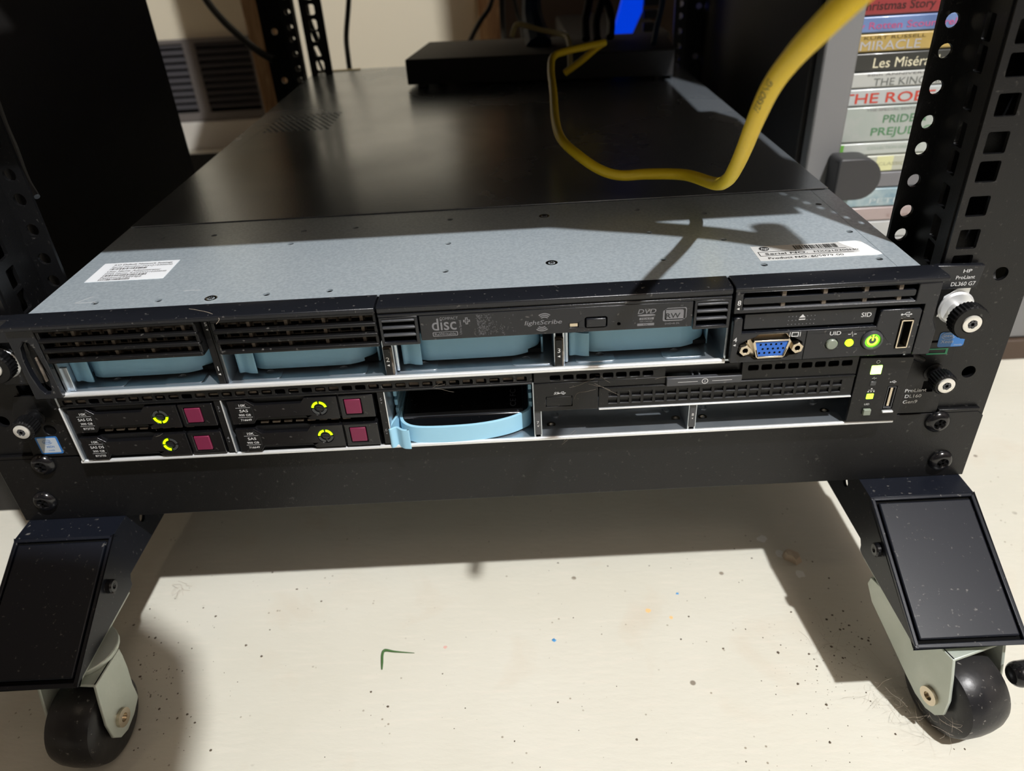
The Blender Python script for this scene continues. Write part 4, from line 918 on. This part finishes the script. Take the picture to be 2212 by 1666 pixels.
# ================================================================== CABLES AND THE SWITCH
sw = thing('network_switch', (53, 560, 88.1), 'flat black network switch resting on the rear of the upper server lid', 'network switch', rz=0)
q = MB(); th = math.radians(-7); q.xf = Matrix.Translation((-84, 511, 0)) @ Matrix.Rotation(th, 4, 'Z')
q.box(0, 278, 0, 126, 91.4, 116.5).build('body', 'cabinet_black', sw, bevel=1)
for x, y in ((14, 12), (262, 12), (14, 112), (262, 112)):
    q = MB(); q.xf = Matrix.Translation((-84, 511, 0)) @ Matrix.Rotation(th, 4, 'Z'); q.cyl((x, y, 88.1), 6, 3.3, (0, 0, 1), 16).build('foot', 'rubber', sw)
ypts = [(1905, -60, 162), (1850, -12, 172), (1780, 55, 188), (1712, 125, 218), (1665, 190, 246), (1632, 260, 280), (1608, 320, 312), (1590, 360, 340), (1572, 388, 368), (1545, 397, 398), (1480, 378, 425), (1400, 376, 436),
        (1340, 379, 438), (1295, 366, 440), (1250, 336, 446), (1214, 302, 462), (1200, 262, 495), (1195, 200, 545), (1190, 150, 590), (1196, 122, 610), (1225, 110, 625), (1306, 92, 650)]
b = MB(); b.tube([dpt(*p) for p in ypts], [3.4]*10+[3.2]*2+[3.0]*(len(ypts)-12), 14, 8); ypath = b.path
tag(b.build('network_cable', 'yellow_jacket', loc=tuple(dpt(1545, 397, 385))), 'thick yellow network cable drooping in front of the rack and over the lid', 'cable')
b = MB(); b.tube([dpt(*p) for p in [(1306, 92, 650), (1290, 102, 652), (1255, 132, 660), (1220, 158, 668)]], 3.0, 12, 6)
tag(b.build('network_cable', 'yellow_jacket', loc=tuple(dpt(1255, 132, 660))), 'short bright yellow cable end folded back over the switch', 'cable')
b = MB(); b.tube([dpt(*p) for p in [(1232, 150, 690), (1231, 118, 700), (1229, 92, 715), (1218, 76, 735), (1170, 65, 760), (1125, 53, 775), (1113, 57, 780), (1106, 80, 785)]], 2.6, 12, 6)
tag(b.build('network_cable', 'tan_jacket', loc=tuple(dpt(1218, 76, 735))), 'dull yellow cable arching behind the bright yellow one', 'cable')
# jacket print along the cable
vs, fs = text_mesh('FERSONG', True); bx = max(v[0] for v in vs)
# arc-length table
acc = [0.]
for i in range(1, len(ypath)): acc.append(acc[-1]+(ypath[i]-ypath[i-1]).length)
def on(sv):
    for i in range(1, len(acc)):
        if acc[i] >= sv:
            f = (sv-acc[i-1])/(acc[i]-acc[i-1]); return ypath[i-1].lerp(ypath[i], f), (ypath[i]-ypath[i-1]).normalized()
    return ypath[-1], (ypath[-1]-ypath[-2]).normalized()
i0 = min(range(len(ypath)), key=lambda i: (ypath[i]-dpt(1648, 225, 264)).length); s0 = acc[i0]; out = []
for v in vs:
    p, t = on(s0-(v[0]/bx)*30); t = -t; n = (CAMP-p); n = (n-t*n.dot(t)).normalized(); up = n.cross(t); a = (v[1]-.35)*3.2/3.4
    # rolled slightly towards the left flank of the cable
    a += .35
    out.append(p+(n*math.cos(a)+up*math.sin(a))*3.42)
jp = MB().add(out, fs).build('jacket_print', 'ink', loc=tuple(dpt(1545, 397, 385)), flat=True)
yc = bpy.data.objects['network_cable']; jp.parent = yc; jp.location = (0, 0, 0)

def cable(name, pts, r, mt, label, cat='cable', sub_=6):
    P = [dpt(*p) for p in pts]; b = MB(); b.tube(P, r, 10, sub_)
    return tag(b.build(name, mt, loc=tuple(P[len(P)//2])), label, cat)
cable('power_cable', [(425, -40, 900), (446, 0, 900), (480, 42, 890), (520, 80, 880), (560, 112, 872), (592, 130, 868)], 4.4, 'cable_black', 'thick black cable slanting down to the left rear post')
cable('power_cable', [(756, -40, 1000), (752, 20, 1000), (748, 80, 995), (752, 125, 985), (758, 170, 980)], 3.4, 'cable_black', 'thin black cable hanging against the bright wall')
cable('power_cable', [(655, -40, 940), (664, 30, 940), (682, 80, 945), (700, 120, 950), (716, 165, 950)], 3.6, 'cable_black', 'black cable beside the left rear post, curving down to the right')
cable('power_cable', [(664, 70, 930), (676, 105, 930), (692, 140, 930), (704, 170, 930)], 2.0, 'cable_black', 'thin black cable crossing the left rear post flange')
cable('power_cable', [(1070, -30, 1050), (1058, 15, 1050), (1035, 50, 1050), (1012, 95, 1045)], 3.4, 'cable_black', 'black cable running down left in front of the right wooden stud')
cable('power_cable', [(1084, -30, 900), (1085, 30, 900), (1088, 75, 895), (1090, 105, 880)], 3.6, 'cable_black', 'black cable dropping straight behind the switch, beside the right wooden stud')
cable('power_cable', [(1106, -30, 950), (1114, 15, 950), (1124, 48, 945), (1132, 90, 930)], 2.6, 'cable_black', 'thin black cable left of the dark blue cable')
cable('network_cable', [(1148, -40, 820), (1148, 10, 820), (1150, 40, 820), (1158, 75, 815), (1164, 100, 810)], [11, 11, 12, 14, 15], 'cable_blue', 'thick dark blue cable bundle behind the switch')
cable('power_cable', [(1276, -30, 800), (1270, 15, 800), (1264, 45, 800), (1266, 85, 795)], 4.5, 'cable_black', 'black cable left of the blue light')
cable('power_cable', [(1290, -20, 810), (1312, 10, 810), (1320, 45, 810), (1318, 80, 800)], 4.5, 'cable_black', 'black cable directly beside the blue light')
cable('power_cable', [(1310, -30, 790), (1296, 15, 790), (1288, 50, 790), (1290, 85, 785)], 4.0, 'cable_black', 'black cable between the two beside the blue light')
cable('network_cable', [(1436, -30, 760), (1428, 20, 760), (1418, 60, 760), (1412, 95, 755)], 3.0, 'cable_blue', 'dim blue cable right of the blue light')
cable('power_cable', [(-30, 150, 440), (0, 250, 425), (28, 320, 412), (52, 385, 400), (80, 425, 395)], [2, 2.6, 2.8, 2.8, 1.6], 'dark_grey', 'dark grey glossy cable along the left front post')
# added cable loop above the frame, shaped to throw a shadow across the lid
b = MB(); b.tube([(96, -14, 268), (120, -12, 244), (150, -18, 234), (176, -28, 231), (200, -44, 236), (208, -52, 246), (212, -40, 266)], 8.5, 12, 6)
tag(b.build('power_cable', 'cable_black', loc=(190, -22, 224)), 'added thick black cable loop above the servers, out of view, shading the lid', 'cable')

# ================================================================== BITS ON THE FLOOR
b = MB(); b.tube([(-72.7, -37, FZ+.6), (-73.2, -32, FZ+.8), (-73.8, -26, FZ+.8), (-72.4, -23.4, FZ+1.2), (-66, -24.6, FZ+1), (-53.7, -26.0, FZ+.5)], [.4, .75, .8, .9, .5, .15], 6, 4)
tag(b.build('grass_blade', 'grass', loc=(-70, -28, FZ)), 'bent green blade of grass on the floor', 'grass')
def chip(x, y, s, mt, name, label, cat, h=.5, seed=0):
    r = random.Random(seed); n = 9; lo = [(x+s*(.6+.5*r.random())*math.cos(2*math.pi*i/n), y+s*(.6+.5*r.random())*math.sin(2*math.pi*i/n)) for i in range(n)]
    vs = [(a, c_, FZ+.02) for a, c_ in lo]+[(x+(a-x)*.7, y+(c_-y)*.7, FZ+h*(.7+.6*r.random())) for a, c_ in lo]
    return tag(MB().add(vs, [tuple(range(n)), tuple(range(2*n-1, n-1, -1))]+[(i, (i+1) % n, n+(i+1) % n, n+i) for i in range(n)]).build(name, mt, loc=(x, y, FZ)), label, cat)
chip(33.8, -20.7, 1.5, 'blue_chip', 'paint_fleck', 'small blue fleck on the lit floor, in the middle of the picture', 'fleck', .4, 2)
chip(118, 12, 1.2, 'blue_chip', 'paint_fleck', 'tiny blue fleck on the floor near the shadow edge, left of the right foot', 'fleck', .3, 3)
chip(202.8, 39, 7, 'crumb', 'crumb', 'pale brown crumb on the shaded floor beside the right foot', 'crumb', 4, 4)
chip(188, 58, 4.0, 'stain', 'paint_spot', 'pale round paint spot on the shaded floor, farthest of the three beside the right foot', 'paint spot', .1, 5)
chip(196, 43, 4.2, 'stain', 'paint_spot', 'pale round paint spot on the shaded floor just left of the brown crumb', 'paint spot', .1, 6)
chip(203, 24, 4.2, 'stain', 'paint_spot', 'pale round paint spot on the shaded floor, nearest of the three beside the right foot', 'paint spot', .1, 7)
for i, (u, v, s, mt, lb) in enumerate(((1400, 1320, 2.0, 'orange_chip', 'faint orange smear on the floor, left one of two'), (1450, 1335, 1.6, 'orange_chip', 'faint orange smear on the floor, right one of two'), (962, 1398, 1.3, 'pink_chip', 'faint pink fleck on the floor right of the grass blade'))):
    p = CAMP + (CR*((u-1106)/FPX) - CU*((v-833)/FPX) + CF)*((FZ-CAMP.z)/(CR*((u-1106)/FPX) - CU*((v-833)/FPX) + CF).z)
    chip(p.x, p.y, s, mt, 'paint_fleck', lb, 'fleck', .05, 20+i)
def fl(u, v):
    d = CR*((u-1106)/FPX) - CU*((v-833)/FPX) + CF; return CAMP+d*((FZ-CAMP.z)/d.z)
# grit swept into corners
r = random.Random(11); b = MB()
for i in range(420):
    k = r.random()
    if k < .3: u, v = r.gauss(330, 60), r.gauss(1480, 90)
    elif k < .55: u, v = r.gauss(1800, 60), r.gauss(1400, 60)
    elif k < .7: u, v = r.gauss(1830, 90), r.gauss(1480, 70)
    else: u, v = r.uniform(250, 2100), r.uniform(1160, 1660)
    p = fl(u, v); s = (.25+r.random()**3*1.1)*.75; n = 5; a0 = r.random()*6
    if p.y > 150: continue
    lo = [(p.x+s*(.6+.6*r.random())*math.cos(a0+6.283*j/n), p.y+s*(.6+.6*r.random())*math.sin(a0+6.283*j/n)) for j in range(n)]
    b.add([(x, y, FZ+.02) for x, y in lo]+[(p.x, p.y, FZ+s*.6)], [tuple(range(n))]+[(j, (j+1) % n, n) for j in range(n)])
tag(b.build('grit', 'grit', loc=(0, 0, FZ)), 'brown grit and crumbs scattered over the painted floor', 'grit', kind='stuff')
# pet hair and cobweb
def fuzz(pts, n, spread, seed, rad=.05, droop=0, lift=0):
    r = random.Random(seed); b = MB()
    for i in range(n):
        a = Vector(r.choice(pts)); ln = r.uniform(5, 22); d = Vector((r.gauss(0, 1), r.gauss(0, 1), r.gauss(0, .3)-droop)).normalized(); P = []
        a = a+Vector((r.gauss(0, spread), r.gauss(0, spread), abs(r.gauss(0, spread*.3))))
        for k in range(4): P.append((a.x, a.y, max(a.z, FZ+.3))); d = (d+Vector((r.gauss(0, .35), r.gauss(0, .35), r.gauss(0, .15)))).normalized(); a = a+d*ln/4
        b.tube(P, rad, 3, 3)
    return b
tag(fuzz([(228, -84, FZ+10), (236, -92, FZ+14), (222, -78, FZ+4), (212, -70, FZ+2), (238, -96, FZ+22)], 60, 5, 3).build('pet_hair', 'hair', loc=(228, -84, FZ)), 'tangle of pale hair and cobweb caught on the right front castor', 'hair', kind='stuff')
tag(fuzz([fl(1790, 1435), fl(1800, 1400), fl(1780, 1380), fl(1850, 1440)], 26, 6, 5).build('pet_hair', 'hair', loc=tuple(fl(1790, 1435))), 'loose hair on the floor in the shadow of the right foot', 'hair', kind='stuff')
p = fl(392, 1270)
tag(fuzz([p], 9, 1.5, 8, .09).build('pet_hair', 'hair', loc=tuple(p)), 'small curl of brown hair on the floor near the left foot', 'hair', kind='stuff')
b = fuzz([(-20, LF-.6, 38), (60, LF-.6, 38), (85, LF-.6, 38), (35, -8, 10), (45, -8, 6), (-170, LF-.8, 20), (62, LF-1, 33)], 22, 3, 9, .028)
o = b.build('dust_hair', 'hair', ls); o['kind'] = 'stuff'
b = MB(); b.tube([(-134, -8, 88.0), (-130, -10, 88.2), (-122, -14, 88.1), (-117, UF-.2, 86.5), (-119, UF-.4, 83.8)], .1, 4, 5)
o = b.build('stray_hair', 'hair', us); o['kind'] = 'stuff'

for o in bpy.data.objects:
    if '_loc' in o: del o['_loc']
